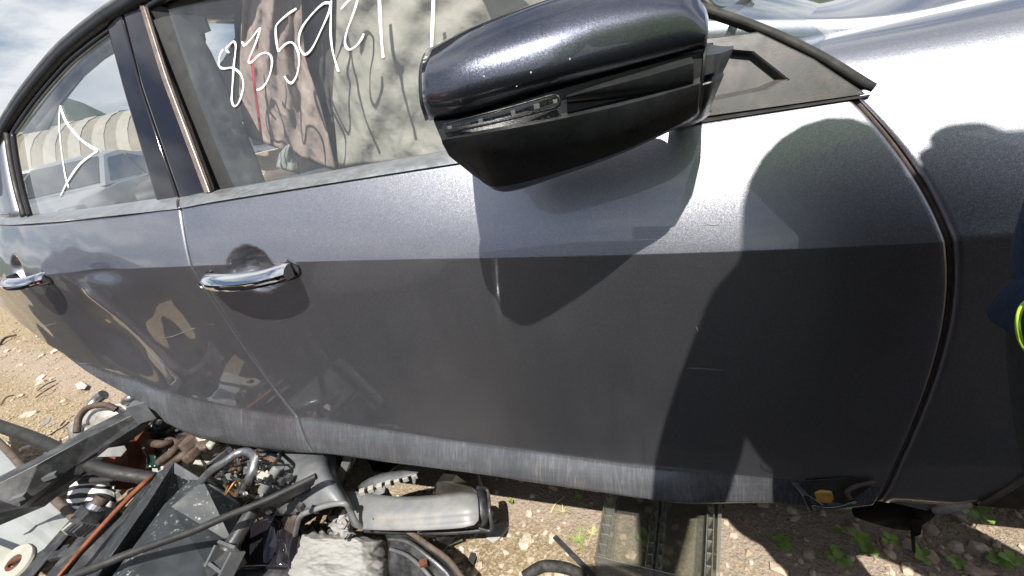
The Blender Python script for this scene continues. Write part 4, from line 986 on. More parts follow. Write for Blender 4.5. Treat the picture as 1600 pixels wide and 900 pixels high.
# finer gravel that nobody could count
gv, gf = [], []
ico = bmesh.new(); bmesh.ops.create_icosphere(ico, subdivisions=1, radius=1); iv = [v.co.copy() for v in ico.verts]; jf = [tuple(v.index for v in f.verts) for f in ico.faces]; ico.free()
octv = [Vector(v) for v in ((1, 0, 0), (-1, 0, 0), (0, 1, 0), (0, -1, 0), (0, 0, .6), (0, 0, -.6))]; octf = [(0, 2, 4), (2, 1, 4), (1, 3, 4), (3, 0, 4), (2, 0, 5), (1, 2, 5), (3, 1, 5), (0, 3, 5)]
def peb(p, r):
    a = rnd.uniform(0, 6.28); R_ = Matrix.Rotation(a, 3, 'Z') @ Matrix.Rotation(rnd.uniform(-.5, .5), 3, 'X'); k = len(gv); s = (1, rnd.uniform(.5, 1), rnd.uniform(.6, 1.1))
    for v in octv: gv.append(p + R_ @ Vector((v.x * s[0] * r * rnd.uniform(.8, 1.2), v.y * s[1] * r, v.z * s[2] * r)))
    for f in octf: gf.append(tuple(i + k for i in f))
for _ in range(9000):
    x, y = rnd.uniform(-1.7, .1), rnd.uniform(-.15, .6); peb(Vector((x, y, gz(x, y))), .0012 + .0011 * rnd.paretovariate(2.2) if rnd.random() < .9 else .004)
for _ in range(6000):
    px, py = rnd.uniform(-10, 260), rnd.uniform(470, 760); p = GP(px, py); peb(p, rnd.uniform(.004, .012) * (1 + .15 * max(0, -p.x - 4)))
obj('gravel', gv, gf, 'gravel', None, False, 'fine pale gravel strewn over the dirt', None, None, 'stuff')

# ---- weeds
def leafvf(base, d, up, L_, w):
    d = d.normalized(); s = d.cross(up).normalized(); u = s.cross(d)
    P = []
    for t, k, h in ((0, .12, 0), (.3, .85, .06), (.6, 1, .09), (.85, .6, .06), (1, .05, -.02)):
        for e in (-1, 0, 1): P.append(base + d * L_ * t + s * w * k * e + u * (L_ * h + (.12 * w if e else 0)))
    f = []
    for i in range(4):
        for j in range(2): f.append((i * 3 + j, i * 3 + j + 1, i * 3 + j + 4, i * 3 + j + 3))
    return P, f
def weed(px, py, size, nl, label, h=.02, seed=1):
    r = random.Random(seed); b = GP(px, py); root = empty('weed', b, label, 'plant', 'weeds sprouting in the dirt')
    ns = max(1, nl // 4); k = 0
    for s_ in range(ns):
        a0 = r.uniform(0, 6.28); top = b + Vector((math.cos(a0) * size * .9 * (s_ > 0), math.sin(a0) * size * .9 * (s_ > 0), h * r.uniform(.7, 1.3)))
        tube('stem', [b, b.lerp(top, .5) + Vector((0, 0, h * .1)), top], .0009, 'stem', root, 6, 4)
        for q in range(4 + (s_ == 0) * (nl % 4)):
            a = a0 + q * 1.57 + r.uniform(-.3, .3); v, f = leafvf(top - Vector((0, 0, r.uniform(0, h * .4))), Vector((math.cos(a), math.sin(a), r.uniform(.05, .35))), Vector((0, 0, 1)), size * r.uniform(.75, 1.2), size * r.uniform(.34, .46))
            obj('leaf', v, f, 'leaf', root)
WD = [(1222, 850, .017, 8, 'small weed in deep shade below the torn door corner'), (1305, 868, .020, 8, 'leafy weed at the left edge of the sunlit patch'), (1350, 862, .020, 10, 'bright bushy weed left in the sunlit patch'),
      (1390, 850, .016, 5, 'small bright weed nearest the hanging liner'), (1440, 872, .019, 6, 'bright weed under the hanging liner clip'), (1492, 885, .017, 6, 'bright weed rightmost in the sunlit patch'), (1308, 832, .011, 4, 'tiny sprout just under the door corner'),
      (1525, 822, .022, 6, 'long stemmed weed in the shade beside the trouser leg'), (1580, 878, .022, 8, 'weed at the right edge in shade'), (918, 762, .018, 6, 'weed in the shadow under the sill left of the clear tray'), (905, 786, .014, 5, 'sprout in sun left of the clear tray corner'),
      (567, 742, .014, 5, 'bright weed beside the upright grey strut'), (1135, 786, .018, 5, 'weed behind the right corner of the clear tray'), (800, 788, .010, 4, 'lone tiny sprout between the trim end and tray'), (1010, 850, .02, 5, 'weed growing under the clear tray')]
for i, (px, py, s, nl, lab) in enumerate(WD): weed(px, py, s, nl, lab, .02 if i != 7 else .05, i + 3)
def grass(px, py, n_, L_, label, seed, mat='leaf'):
    r = random.Random(seed); b = GP(px, py); root = empty('grass_tuft', b, label, 'grass', 'grass tufts by the tray')
    for k in range(n_):
        a = r.uniform(0, 6.28); d = Vector((math.cos(a), math.sin(a), r.uniform(.3, 1.2))).normalized(); l = L_ * r.uniform(.6, 1.2); s = d.cross(Vector((0, 0, 1))).normalized() * .0016
        P = []
        for t in (0, .35, .7, 1): c = b + d * l * t - Vector((0, 0, 1)) * l * .35 * t * t; P += [c - s * (1.02 - t), c + s * (1.02 - t)]
        obj('blade', P, [(0, 1, 3, 2), (2, 3, 5, 4), (4, 5, 7, 6)], mat, root)
grass(905, 845, 12, .05, 'green grass tuft left of the clear tray', 3); grass(880, 800, 8, .04, 'thin grass sprig left of the tray in the sun', 5, 'dry_grass'); grass(925, 835, 9, .05, 'dry grass blades against the tray side', 8, 'dry_grass')

# ---- clear ribbed plastic tray
tz = .085
c00, c10, c11, c01 = PZ(930, 868, tz), PZ(1128, 915, tz), PZ(1132, 755, tz), PZ(950, 745, tz)
tray = empty('clear_tray', (c00 + c11) * .5 - Vector((0, 0, tz)), 'clear ribbed plastic tray lying half under the sill', 'tray')
def tq(u, v, z): p = (c00 * (1 - u) + c10 * u) * (1 - v) + (c01 * (1 - u) + c11 * u) * v; return Vector((p.x, p.y, z))
def slab(name, u0, u1, v0, v1, z0, z1, mat='clear_plastic', bev=.0015):
    P = [tq(u, v, z) for z in (z0, z1) for u, v in ((u0, v0), (u1, v0), (u1, v1), (u0, v1))]
    o = obj(name, P, [(3, 2, 1, 0), (4, 5, 6, 7), (0, 1, 5, 4), (1, 2, 6, 5), (2, 3, 7, 6), (3, 0, 4, 7)], mat, tray, False)
    if bev: mod(o, 'BEVEL', width=bev, segments=2)
    return o
for u0, u1 in ((.11, .41), (.56, .86)):
    slab('panel', u0, u1, 0.02, 1, .060, .063)
for u0, u1 in ((0, .10), (.42, .48), (.50, .55), (.87, .93)):
    slab('side_rail', u0, u0 + .010, 0, 1, .004, tz, 'edge_highlight'); slab('side_rail', u1 - .008, u1, 0, 1, .004, tz, 'edge_highlight')
    for k in range(9): v = .03 + k * .115; slab('rung', u0 + .012, u1 - .010, v, v + .012, .02, tz - .004, 'edge_highlight', .001)
    slab('rail_top', u0 + .010, u1 - .008, 0, 1, .014, .017, 'clear_plastic', 0)
slab('side_rail', .955, .985, 0, 1, .004, tz, 'edge_highlight')
slab('front_lip', -.01, 1, -.012, 0, .004, tz + .002, 'edge_highlight'); slab('base', 0, .985, 0.0, 1, .002, .0035, 'clear_plastic', 0)

# ================================================================== loose parts heaped beside the car
def P3(*a): return [PZ(*p) for p in a]
def thing(name, pts, label, cat, group=None):
    c = sum((Vector(p) for p in pts), Vector()) / len(pts); return empty(name, (c.x, c.y, 0), label, cat, group)
PILE = 'loose car parts heaped beside the sedan'
# crash beam
o = sheet('plastic_beam', [P3((-30, 760, .36), (60, 716, .36), (140, 670, .36), (236, 622, .36)), P3((-30, 770, .365), (60, 725, .365), (140, 682, .365), (241, 632, .365)),
           P3((-30, 806, .30), (30, 792, .30), (118, 726, .31), (246, 645, .34)), P3((-30, 826, .26), (44, 790, .27), (122, 742, .28), (222, 674, .30)), P3((-30, 832, .24), (70, 790, .24), (125, 745, .26), (216, 676, .28))],
          'black_plastic', None, .006, 0, True, .003, label='long dark plastic beam slanting across the heap to the rear door', cat='beam', group=PILE)
obj('end_rib', *boxvf(PZ(226, 640, .37), (.05, .035, .06), Matrix.Rotation(.5, 3, 'Z')), 'grey_plastic', o, False)
poly('bracket', P3((146, 703, .31), (194, 696, .31), (197, 702, .31), (188, 713, .30), (149, 714, .30)), 'grey_plastic_light', o, .003)
for px, py in ((88, 726), (79, 744), (30, 778)): obj('clip', *boxvf(PZ(px, py, .325), (.03, .014, .012), Matrix.Rotation(.6, 3, 'Z')), 'grey_plastic', o, False)
tube('black_pole', P3((-40, 652, .36), (60, 688, .33), (150, 730, .28), (242, 749, .22)), .018, 'rubber', None, 14, 8, None, label='black round pole passing under the plastic beam', cat='pole', group=PILE)
# white body panel
wp = sheet('white_sheet_metal', [P3((-60, 650, .16), (-10, 690, .16), (52, 752, .16), (116, 812, .16)), P3((-70, 720, .17), (-30, 750, .17), (25, 795, .17), (84, 842, .17)), P3((-80, 730, .155), (-40, 762, .155), (15, 806, .155), (74, 852, .155)), P3((-90, 850, .14), (-60, 880, .14), (-10, 920, .14), (40, 960, .14))],
           'white_metal', None, .004, 0, True, .004, label='white painted sheet metal under the plastic beam', cat='sheet metal', group=PILE)
tube('rubber_edge', P3((-60, 650, .17), (-5, 688, .17), (52, 748, .17), (118, 810, .17)), .011, 'rubber_brown', wp)
lug = thing('tow_lug', P3((25, 880, .2)), 'pale metal ring bracket resting on the white panel', 'bracket', PILE)
v, f = lathe([(.018, -.006), (.018, .006), (.040, .006), (.042, 0), (.040, -.006), (.018, -.006)], 26); v, f = xf((v, f), Matrix.Translation(PZ(25, 880, .20)) @ Matrix.Rotation(.35, 4, 'X') @ Matrix.Scale(1.25, 4, (1, 0, 0))); o = obj('ring', v, f, 'pale_plastic', lug); autosmooth(o, 40)
v, f = lathe([(.012, -.004), (.018, -.004), (.018, .004), (.012, .004), (.012, -.004)], 22); v, f = xf((v, f), Matrix.Translation(PZ(25, 880, .20)) @ Matrix.Scale(1.25, 4, (1, 0, 0))); obj('bush', v, f, 'rust', lug)
beam('arm', PZ(10, 875, .195), PZ(-50, 850, .19), .04, .012, 'pale_plastic', lug)
# slotted black beam built from rails and bridges
sb_ = thing('slotted_beam', P3((80, 860, .22)), 'black steel beam with long slots at the lower left', 'beam', PILE)
A0, A1 = PZ(122, 808, .22), PZ(20, 925, .22); wv = (PZ(150, 824, .22) - A0); wv = wv - (A1 - A0).normalized() * wv.dot((A1 - A0).normalized()); 
def sbp(s, w, z): return A0.lerp(A1, s) + wv * w + Vector((0, 0, z))
def sblock(name, s0, s1, w0, w1, z0=-.01, z1=.0):
    P = [sbp(s, w, z) for z in (z0, z1) for s, w in ((s0, w0), (s1, w0), (s1, w1), (s0, w1))]; o = obj(name, P, [(3, 2, 1, 0), (4, 5, 6, 7), (0, 1, 5, 4), (1, 2, 6, 5), (2, 3, 7, 6), (3, 0, 4, 7)], 'black_plastic', sb_, False); fixn(o); mod(o, 'BEVEL', width=.002, segments=2)
sblock('rail', 0, 1, -.25, .20); sblock('rail', 0, 1, .62, 1.05)
for s0, s1 in ((0, .26), (.52, .64), (.92, 1)): sblock('bridge', s0, s1, .203, .617)
sblock('flange', 0, 1, 1.053, 1.12, -.06, .0)
# parking sensor on the beam
sn = thing('sensor', P3((135, 800, .24)), 'small black sensor with a silver collar on the slotted beam', 'sensor', PILE)
a = PZ(132, 812, .25); b = PZ(162, 777, .27)
ax = (b - a).normalized(); 
vs, fs = sweep([a, a.lerp(b, .45)], rect(.055, .04)); o = obj('case', vs, fs, 'black_plastic', sn, False); mod(o, 'BEVEL', width=.004, segments=2)
vs, fs = sweep([a.lerp(b, .45), a.lerp(b, .68)], circ(.019, 16)); o = obj('collar', vs, fs, 'chrome', sn); autosmooth(o, 50)
vs, fs = sweep([a.lerp(b, .68), a.lerp(b, 1)], circ(.017, 16)); o = obj('plug', vs, fs, 'rust_dark', sn); autosmooth(o, 50)
for k in range(4): obj('pin', *boxvf(a + Vector((-.03 + k * .014, -.022, -.008)), (.009, .02, .018)), 'black_plastic' if k else 'pale_plastic', sn, False)
# striped cloth
rows = []
for j in range(24):
    v = j / 23; row = []
    for i in range(24):
        u = i / 23; px, py = lerp2(lerp2((118, 738), (182, 742), u), lerp2((104, 794), (176, 804), u), v)
        row.append(PZ(px, py, .20 + .03 * math.sin(u * 3.1) - .05 * v + .012 * mnoise.noise(Vector((u * 4, v * 4, 2)))))
    rows.append(row)
vs, fs = grid(rows); o = obj('striped_cloth', vs, fs, 'striped_cloth', None, True, 'black and white striped cloth bunched beside the beam', 'cloth', PILE); uvl = o.data.uv_layers.new(name='UV')
for l in o.data.loops: i = l.vertex_index; uvl.data[l.index].uv = ((i % 24) / 23, (i // 24) / 23 + .12 * math.sin((i % 24) / 23 * 3))
mod(o, 'SOLIDIFY', thickness=.006)
tube('elastic_cuff', P3((122, 745, .24), (125, 730, .25), (150, 728, .25), (178, 738, .24), (176, 748, .24), (150, 750, .245), (126, 752, .24)), .008, 'black_matte', o)
# rusty strip
o = sheet('rusty_strip', [P3((236, 741, .26), (205, 768, .26), (150, 828, .25), (84, 904, .25)), P3((240, 743, .26), (208, 770, .26), (153, 830, .25), (87, 906, .25)), P3((241, 746, .252), (209, 773, .252), (154, 833, .242), (88, 909, .242))], 'rust_orange', None, .004, 1, False, label='long orange rusty strip between the beam and black housing', cat='strip', group=PILE)
sheet('dark_rail', [P3((228, 760, .22), (190, 806, .22), (130, 866, .22), (80, 930, .22)), P3((250, 760, .20), (212, 806, .20), (156, 876, .20), (110, 940, .20))], 'black_plastic', None, .006, 0, True, .002, label='flat black rail beside the rusty strip', cat='rail', group=PILE)
# big speckled black housing
hz = sheet('black_housing', [P3((228, 752, .16), (252, 736, .24), (272, 724, .30), (298, 750, .24), (305, 744, .29), (318, 752, .30), (375, 788, .20)),
       P3((188, 812, .16), (210, 800, .23), (230, 790, .29), (256, 800, .23), (258, 790, .28), (268, 793, .29), (365, 852, .20)),
       P3((132, 896, .16), (148, 890, .23), (164, 884, .29), (176, 905, .23), (180, 898, .28), (192, 902, .29), (350, 930, .20)),
       P3((110, 930, .16), (126, 925, .23), (140, 920, .29), (150, 940, .23), (156, 935, .28), (168, 940, .29), (345, 960, .20))], 'speckled_black', None, .006, 0, True, .003, label='large ridged black plastic housing speckled with white water spots', cat='housing', group=PILE)
poly('top_cap', P3((272, 723, .302), (318, 751, .302), (305, 757, .29), (262, 735, .28)), 'grey_plastic', hz, .003)
sheet('side_wall', [P3((318, 752, .30), (345, 768, .26), (376, 788, .21)), P3((330, 746, .16), (352, 758, .16), (384, 780, .14))], 'speckled_black', hz, .005)
# upright dark panel behind the housing
poly('black_sheet', P3((318, 748, .25), (322, 724, .33), (352, 702, .33), (362, 716, .30), (340, 735, .26)), 'black_plastic', None, .006, .002, label='upright black plastic sheet behind the speckled housing', cat='sheet', group=PILE)
# weather strip
tube('weather_strip', P3((96, 908, .33), (160, 882, .335), (213, 861, .335), (295, 832, .34), (356, 806, .345), (420, 780, .35), (494, 744, .36)), .0085, 'rubber', None, 12, 8, lambda t: 1 - .25 * t, label='long black rubber strip curving across the heap', cat='strip', group=PILE)
o = sheet('strip_carrier', [P3((405, 792, .33), (440, 774, .34), (478, 752, .345), (494, 744, .35)), P3((408, 800, .30), (442, 784, .31), (480, 764, .32), (490, 756, .32))], 'black_plastic', None, .005, 0, True, .001, label='black clip carrier under the end of the rubber strip', cat='carrier', group=PILE)
for k in range(6):
    c = PZ(420 + k * 11, 792 - k * 6, .31); obj('clip', *boxvf(c, (.012, .018, .02), Matrix.Rotation(.5 + k, 3, 'Z')), 'black_plastic', o, False)
# wiring loom
lm = thing('wiring_loom', P3((370, 740, .3)), 'tangled wiring loom with silver sleeve and white plugs', 'wiring', PILE)
path = spline(P3((314, 752, .30), (332, 734, .34), (352, 722, .36), (368, 710, .37), (384, 706, .37), (397, 714, .37), (396, 732, .36), (388, 750, .34), (380, 768, .30)), 14)
vs, fs = sweep(path, circ(.0085, 10), [1 + .12 * (i % 2) for i in range(len(path))]); obj('sleeve', vs, fs, 'steel', lm)
for k in range(22):
    r = random.Random(k + 40); x0, y0_ = r.uniform(345, 400), r.uniform(712, 760); P = [PZ(x0, y0_, r.uniform(.26, .33))]
    for q in range(3): x0 += r.uniform(-6, 26); y0_ += r.uniform(-22, 24); P.append(PZ(max(335, min(440, x0)), max(704, min(775, y0_)), r.uniform(.24, .36)))
    tube('wire', P, r.choice((.0022, .003, .004)), r.choice(('rubber', 'black_plastic', 'steel', 'rubber', 'copper')), lm, 6, 6)
for k in range(6):
    r = random.Random(k + 90); c = PZ(r.uniform(385, 420), r.uniform(728, 762), r.uniform(.30, .34)); v, f = boxvf(c, (.016, .022, .014), Matrix.Rotation(r.uniform(0, 3), 3, 'Z') @ Matrix.Rotation(.5, 3, 'X')); o = obj('plug', v, f, r.choice(('pale_plastic', 'black_plastic', 'grey_plastic')), lm, False); mod(o, 'BEVEL', width=.002, segments=2)
for k in range(3): tube('copper_wire', P3((402 + k, 718 + k * 2, .34), (414 + k, 715 + k, .355), (434, 720 + 3 * k, .34)), .0012, 'copper', lm, 5, 5)
# cylinders
o = tube('grey_actuator', P3((436, 728, .34), (424, 746, .32), (410, 768, .29)), .0115, 'grey_plastic_light', None, 14, 8, None, label='slim grey cylinder standing out of the wiring', cat='cylinder', group=PILE)
o = tube('gas_strut', P3((392, 802, .27), (374, 832, .26), (354, 862, .25)), .015, 'black_plastic', None, 16, 8, None, label='short black strut cylinder below the rubber strip', cat='strut', group=PILE)
br = thing('channel_bracket', P3((350, 880, .2)), 'open black channel bracket at the foot of the black cylinder', 'bracket', PILE)
for a, b in (((330, 885, .24), (346, 852, .26)), ((346, 852, .26), (372, 862, .26)), ((372, 862, .26), (352, 902, .23)), ((330, 885, .24), (352, 902, .23))): beam('side', PZ(*a), PZ(*b), .006, .03, 'grey_plastic', br, Vector((0, 0, 1)), .001)
obj('core', *boxvf(PZ(352, 880, .23), (.05, .06, .03), Matrix.Rotation(-.5, 3, 'Z')), 'black_plastic', br, False)
# ribbed black grille at the bottom
gr = thing('ribbed_grille', P3((400, 900, .1)), 'ribbed black grille at the bottom edge below the white batt', 'grille', PILE)
for k in range(5): beam('slat', PZ(352, 884 + k * 8, .13), PZ(560, 906 + k * 9, .13), .012, .02, 'black_plastic', gr)
# dark smooth shell between housing and batt
sheet('dark_shell', [P3((392, 812, .16), (420, 806, .18), (446, 806, .18), (470, 820, .15)), P3((372, 850, .14), (410, 845, .17), (440, 845, .17), (468, 850, .14)), P3((350, 895, .12), (395, 890, .15), (435, 888, .15), (470, 895, .12))], 'gloss_black', None, .005, 2, label='smooth black shell left of the white batt', cat='shell', group=PILE)
# grey arch liner, big
gl_ = sheet('grey_liner', [P3((392, 716, .20), (425, 694, .26), (470, 684, .28), (520, 688, .27), (530, 692, .20)), P3((404, 742, .22), (440, 720, .29), (482, 708, .31), (508, 712, .30), (520, 730, .22)),
      P3((420, 772, .22), (456, 750, .30), (494, 738, .32), (516, 742, .31), (532, 760, .24)), P3((434, 796, .22), (464, 780, .29), (508, 768, .30), (534, 768, .29), (548, 786, .24)),
      P3((440, 806, .21), (466, 800, .27), (512, 786, .28), (541, 785, .28), (553, 806, .23))], 'grey_plastic', None, .005, 2, label='broad grey plastic arch liner in the middle of the heap', cat='liner', group=PILE)
tube('rolled_lip', P3((460, 842, .13), (464, 822, .20), (470, 806, .25), (490, 797, .275), (515, 789, .285), (538, 787, .285), (547, 798, .26), (556, 815, .23), (566, 826, .20)), .0055, 'grey_plastic_light', gl_)
sheet('hanging_corner', [P3((438, 806, .21), (452, 806, .23), (466, 803, .26)), P3((446, 826, .17), (456, 828, .18), (465, 822, .20)), P3((457, 842, .12), (460, 843, .12), (462, 840, .13))], 'rubber_brown', gl_, .006, 1)
for (px, py) in ((452, 746), (440, 752), (470, 792)): obj('fixing', *boxvf(PZ(px, py, .315), (.012, .012, .012)), 'black_plastic', gl_, False)
# long grey trim
tm = sheet('grey_trim', [P3((532, 764, .205), (570, 770, .222), (610, 777, .228), (655, 777, .23), (700, 771, .23), (746, 764, .23)), P3((540, 790, .205), (575, 792, .226), (612, 793, .232), (655, 792, .234), (700, 788, .234), (747, 783, .234)),
      P3((545, 810, .20), (575, 812, .224), (612, 811, .230), (655, 808, .232), (700, 805, .232), (748, 800, .232)), P3((546, 814, .195), (575, 816, .214), (612, 815, .220), (655, 812, .222), (700, 809, .222), (748, 804, .222)), P3((552, 826, .19), (575, 828, .210), (612, 829, .216), (655, 829, .218), (700, 827, .218), (749, 823, .218))], 'grey_plastic_light', None, .003, 1, label='long grey plastic trim lying right of the arch liner', cat='trim', group=PILE)
sheet('end_cap', [P3((746, 764, .228), (760, 768, .21)), P3((748, 802, .218), (764, 800, .20)), P3((750, 824, .172), (766, 826, .16))], 'black_plastic', tm, .004)
tube('end_rim', P3((746, 762, .23), (761, 766, .21), (765, 800, .20), (767, 828, .16), (748, 825, .17)), .004, 'black_plastic', tm)
tube('under_edge', P3((570, 829, .15), (640, 832, .15), (700, 832, .15), (764, 828, .15)), .005, 'black_plastic', tm)
obj('white_clip', *boxvf(PZ(657, 823, .185), (.016, .014, .012), Matrix.Rotation(.4, 3, 'Z')), 'pale_plastic', tm, False)
for px, py in ((584, 810), (592, 811), (733, 800)): v, f = lathe([(0, .001), (.0025, .001), (.003, -.001)], 10); v, f = xf((v, f), Matrix.Translation(PZ(px, py, .222))); obj('screw_hole', v, f, 'black_matte', tm)
# clip trim with slots
ct = sheet('clip_trim', [P3((556, 762, .19), (576, 746, .22), (612, 736, .23), (656, 734, .23)), P3((562, 770, .19), (582, 758, .225), (616, 750, .235), (657, 740, .235))], 'grey_plastic', None, .004, 1, label='short grey clip trim with slots beside the strut', cat='trim', group=PILE)
for k in range(7):
    f = k / 7; a = PZ(*lerp2((562, 770), (657, 740), f), .228); b = PZ(*lerp2((562, 770), (657, 740), f + .09), .228); beam('rib', a, b, .012, .012, 'pale_plastic', ct, Vector((0, 0, 1)), .001)
beam('lower_edge', PZ(566, 780, .21), PZ(602, 764, .225), .02, .004, 'grey_plastic_light', ct); beam('hook', PZ(648, 740, .23), PZ(646, 752, .21), .02, .006, 'grey_plastic_light', ct)
tube('ring_clip', P3((578, 768, .22), (584, 760, .225), (592, 762, .225), (594, 770, .22)), .003, 'grey_plastic_light', ct)
v, f = boxvf(PZ(566, 777, .21), (.016, .018, .02)); o = obj('socket', v, f, 'grey_plastic_light', ct, False); mod(o, 'BEVEL', width=.002, segments=2)
# strut
st_ = beam('grey_strut', PZ(523, 770, .10), PZ(551, 700, .30), .022, .012, 'grey_plastic_light', None, Vector((0, -1, .3)), .002, label='pale grey strut standing between liner and clip trim', cat='strut', group=PILE)
beam('edge', PZ(531, 770, .10), PZ(559, 700, .30), .006, .016, 'black_plastic', st_, Vector((0, -1, .3)), .001)
# dark panels under the sill
poly('navy_panel', P3((562, 700, .12), (640, 712, .12), (606, 738, .10), (582, 736, .10)), 'gloss_black', None, .004, .001, label='glossy dark panel under the sill behind the clip trim', cat='panel', group=PILE)
poly('grey_board', P3((620, 735, .09), (678, 716, .12), (700, 728, .11), (690, 742, .09)), 'grey_plastic', None, .004, .001, label='dark grey board in the shadow under the sill', cat='board', group=PILE)
# crumpled wedge
sheet('crumpled_bracket', [P3((676, 770, .06), (684, 750, .12), (694, 740, .14)), P3((700, 772, .08), (706, 756, .16), (712, 742, .17)), P3((742, 768, .06), (738, 762, .10), (728, 754, .10)), P3((762, 786, .02), (758, 776, .03), (750, 764, .05))], 'steel', None, .003, 0, True, .001, label='crumpled shiny metal bracket behind the grey trim', cat='bracket', group=PILE)
beam('thin_post', PZ(742, 722, .18), PZ(752, 760, .05), .008, .006, 'black_plastic', None, label='thin black post under the sill by the bracket', cat='post', group=PILE)
sheet('black_shard', [P3((684, 830, .10), (700, 830, .12), (716, 834, .10)), P3((680, 846, .05), (692, 842, .08), (706, 846, .05)), P3((676, 852, .012), (688, 858, .02), (696, 856, .012))], 'black_plastic', None, .003, 0, True, .001, label='crumpled black shard below the grey trim', cat='shard', group=PILE)
# insulation batt
rows = []
oL = [(466, 822), (452, 842), (438, 874), (424, 912)]; oR = [(560, 832), (604, 846), (608, 872), (606, 915)]
for j in range(80):
    v = j / 79; row = []
    for i in range(80):
        u = i / 79; px, py = lerp2(along(oL, v), along(oR, v), u); e = min(u, 1 - u, v) * 4; e = min(1, e)
        px += (1 - e) * 7 * mnoise.noise(Vector((u * 5, v * 14, 1))); py += (1 - e) * 7 * mnoise.noise(Vector((u * 14, v * 5, 6)))
        row.append(PZ(px, py, .06 + .10 * e ** .4 + .010 * mnoise.noise(Vector((u * 3, v * 3, 3))) + .004 * mnoise.noise(Vector((u * 11, v * 11, 8))) + .002 * mnoise.noise(Vector((u * 27, v * 27, 5)))))
    rows.append(row)
vs, fs = grid(rows); bt = obj('insulation_batt', vs, fs, 'insulation', None, True, 'thick white fibrous insulation batt at the bottom of the heap', 'insulation', PILE)
rows = []
for j in range(20):
    v = j / 19; rows.append([PZ(*lerp2(lerp2((512, 822), (530, 802), v), lerp2((556, 836), (548, 812), v), u), .17 + .03 * math.sin(u * 3.14) + .012 * mnoise.noise(Vector((u * 5, v * 5, 13)))) for u in np.linspace(0, 1, 20)])
vs, fs = grid(rows); o = obj('fibre_tuft', vs, fs, 'insulation', bt); mod(o, 'SOLIDIFY', thickness=.02)
# black bumper corner
bc = sheet('bumper_corner', [P3((600, 832, .12), (628, 830, .14), (664, 852, .14), (698, 876, .13), (722, 905, .12)), P3((606, 842, .13), (630, 840, .155), (660, 862, .155), (690, 886, .145), (708, 912, .13)), P3((608, 862, .11), (630, 860, .12), (652, 880, .12), (672, 900, .11), (684, 922, .10)), P3((606, 905, .08), (620, 905, .08), (636, 915, .08), (648, 925, .08), (656, 940, .07))], 'black_plastic', None, .004, 2, label='black bumper corner right of the white batt', cat='bumper', group=PILE)
tube('trim_line', P3((608, 842, .15), (636, 846, .165), (664, 866, .165), (694, 892, .155), (706, 910, .15)), .004, 'steel', bc); tube('trim_line', P3((610, 858, .14), (636, 868, .145), (660, 888, .145), (676, 906, .135)), .004, 'grey_plastic', bc)
obj('reflector', *boxvf(PZ(662, 880, .15), (.016, .014, .008), Matrix.Rotation(.5, 3, 'Z')), 'rust', bc, False)
tube('lip', P3((604, 830, .13), (632, 828, .15), (666, 850, .15), (700, 875, .14), (724, 905, .13)), .006, 'rubber_brown', bc)
# slate chip and plastic strip on the dirt
poly('grey_chip', [GP(*p) + Vector((0, 0, .012)) for p in ((760, 836), (770, 824), (790, 818), (796, 826), (784, 842), (772, 852), (762, 846))], 'wood_grey', None, .012, .002, label='flat grey chip of stone on the sunlit dirt', cat='chip')
beam('plastic_strip', PZ(866, 838, .05), PZ(935, 908, .06), .012, .004, 'black_plastic', None, label='narrow black plastic strip standing left of the clear tray', cat='strip')
tube('black_hose', [GP(820, 908) + Vector((0, 0, .02)), GP(850, 893) + Vector((0, 0, .025)), GP(885, 894) + Vector((0, 0, .02)), GP(915, 906) + Vector((0, 0, .015))], .012, 'tyre', None, 12, 8, None, label='curved black hose at the bottom edge of the picture', cat='hose')
sheet('tan_stub', [[PY(1452, 792, .05), PY(1470, 786, .05), (PY(1500, 778, .06)), PY(1512, 784, .07)], [PY(1456, 803, .045), PY(1476, 801, .045), PY(1505, 792, .055), PY(1516, 792, .065)]], 'wood_grey', None, .01, 1, label='sunlit tan stub under the corner of the fender', cat='stub')
tube('dry_twig', [GP(860, 800), GP(868, 792) + Vector((0, 0, .01)), GP(882, 780) + Vector((0, 0, .012))], .002, 'dry_grass', None, 6, 6, None, label='pale dry twig left of the tray', cat='twig')
for k, (a, b, c, lab) in enumerate((((60, 612), (78, 606), (90, 598), 'dark twig lying on the far dirt'), ((58, 622), (74, 618), (88, 606), 'second dark twig crossing the first on the far dirt'), ((0, 540), (12, 532), (28, 526), 'grey strap at the left edge of the dirt'), ((2, 634), (14, 626), (24, 620), 'thin dark stick low on the far dirt at left'))):
    tube('twig', [GP(*a) + Vector((0, 0, .01)), GP(*b) + Vector((0, 0, .03)), GP(*c) + Vector((0, 0, .02))], .009 if k == 2 else .004, 'rust_dark', None, 6, 6, None, label=lab, cat='twig')
poly('plastic_scrap', [GP(*p) + Vector((0, 0, .02)) for p in ((120, 604), (130, 600), (140, 606), (136, 612), (124, 612))], 'paper', None, .004, .001, label='pale plastic scrap on the far dirt', cat='scrap')

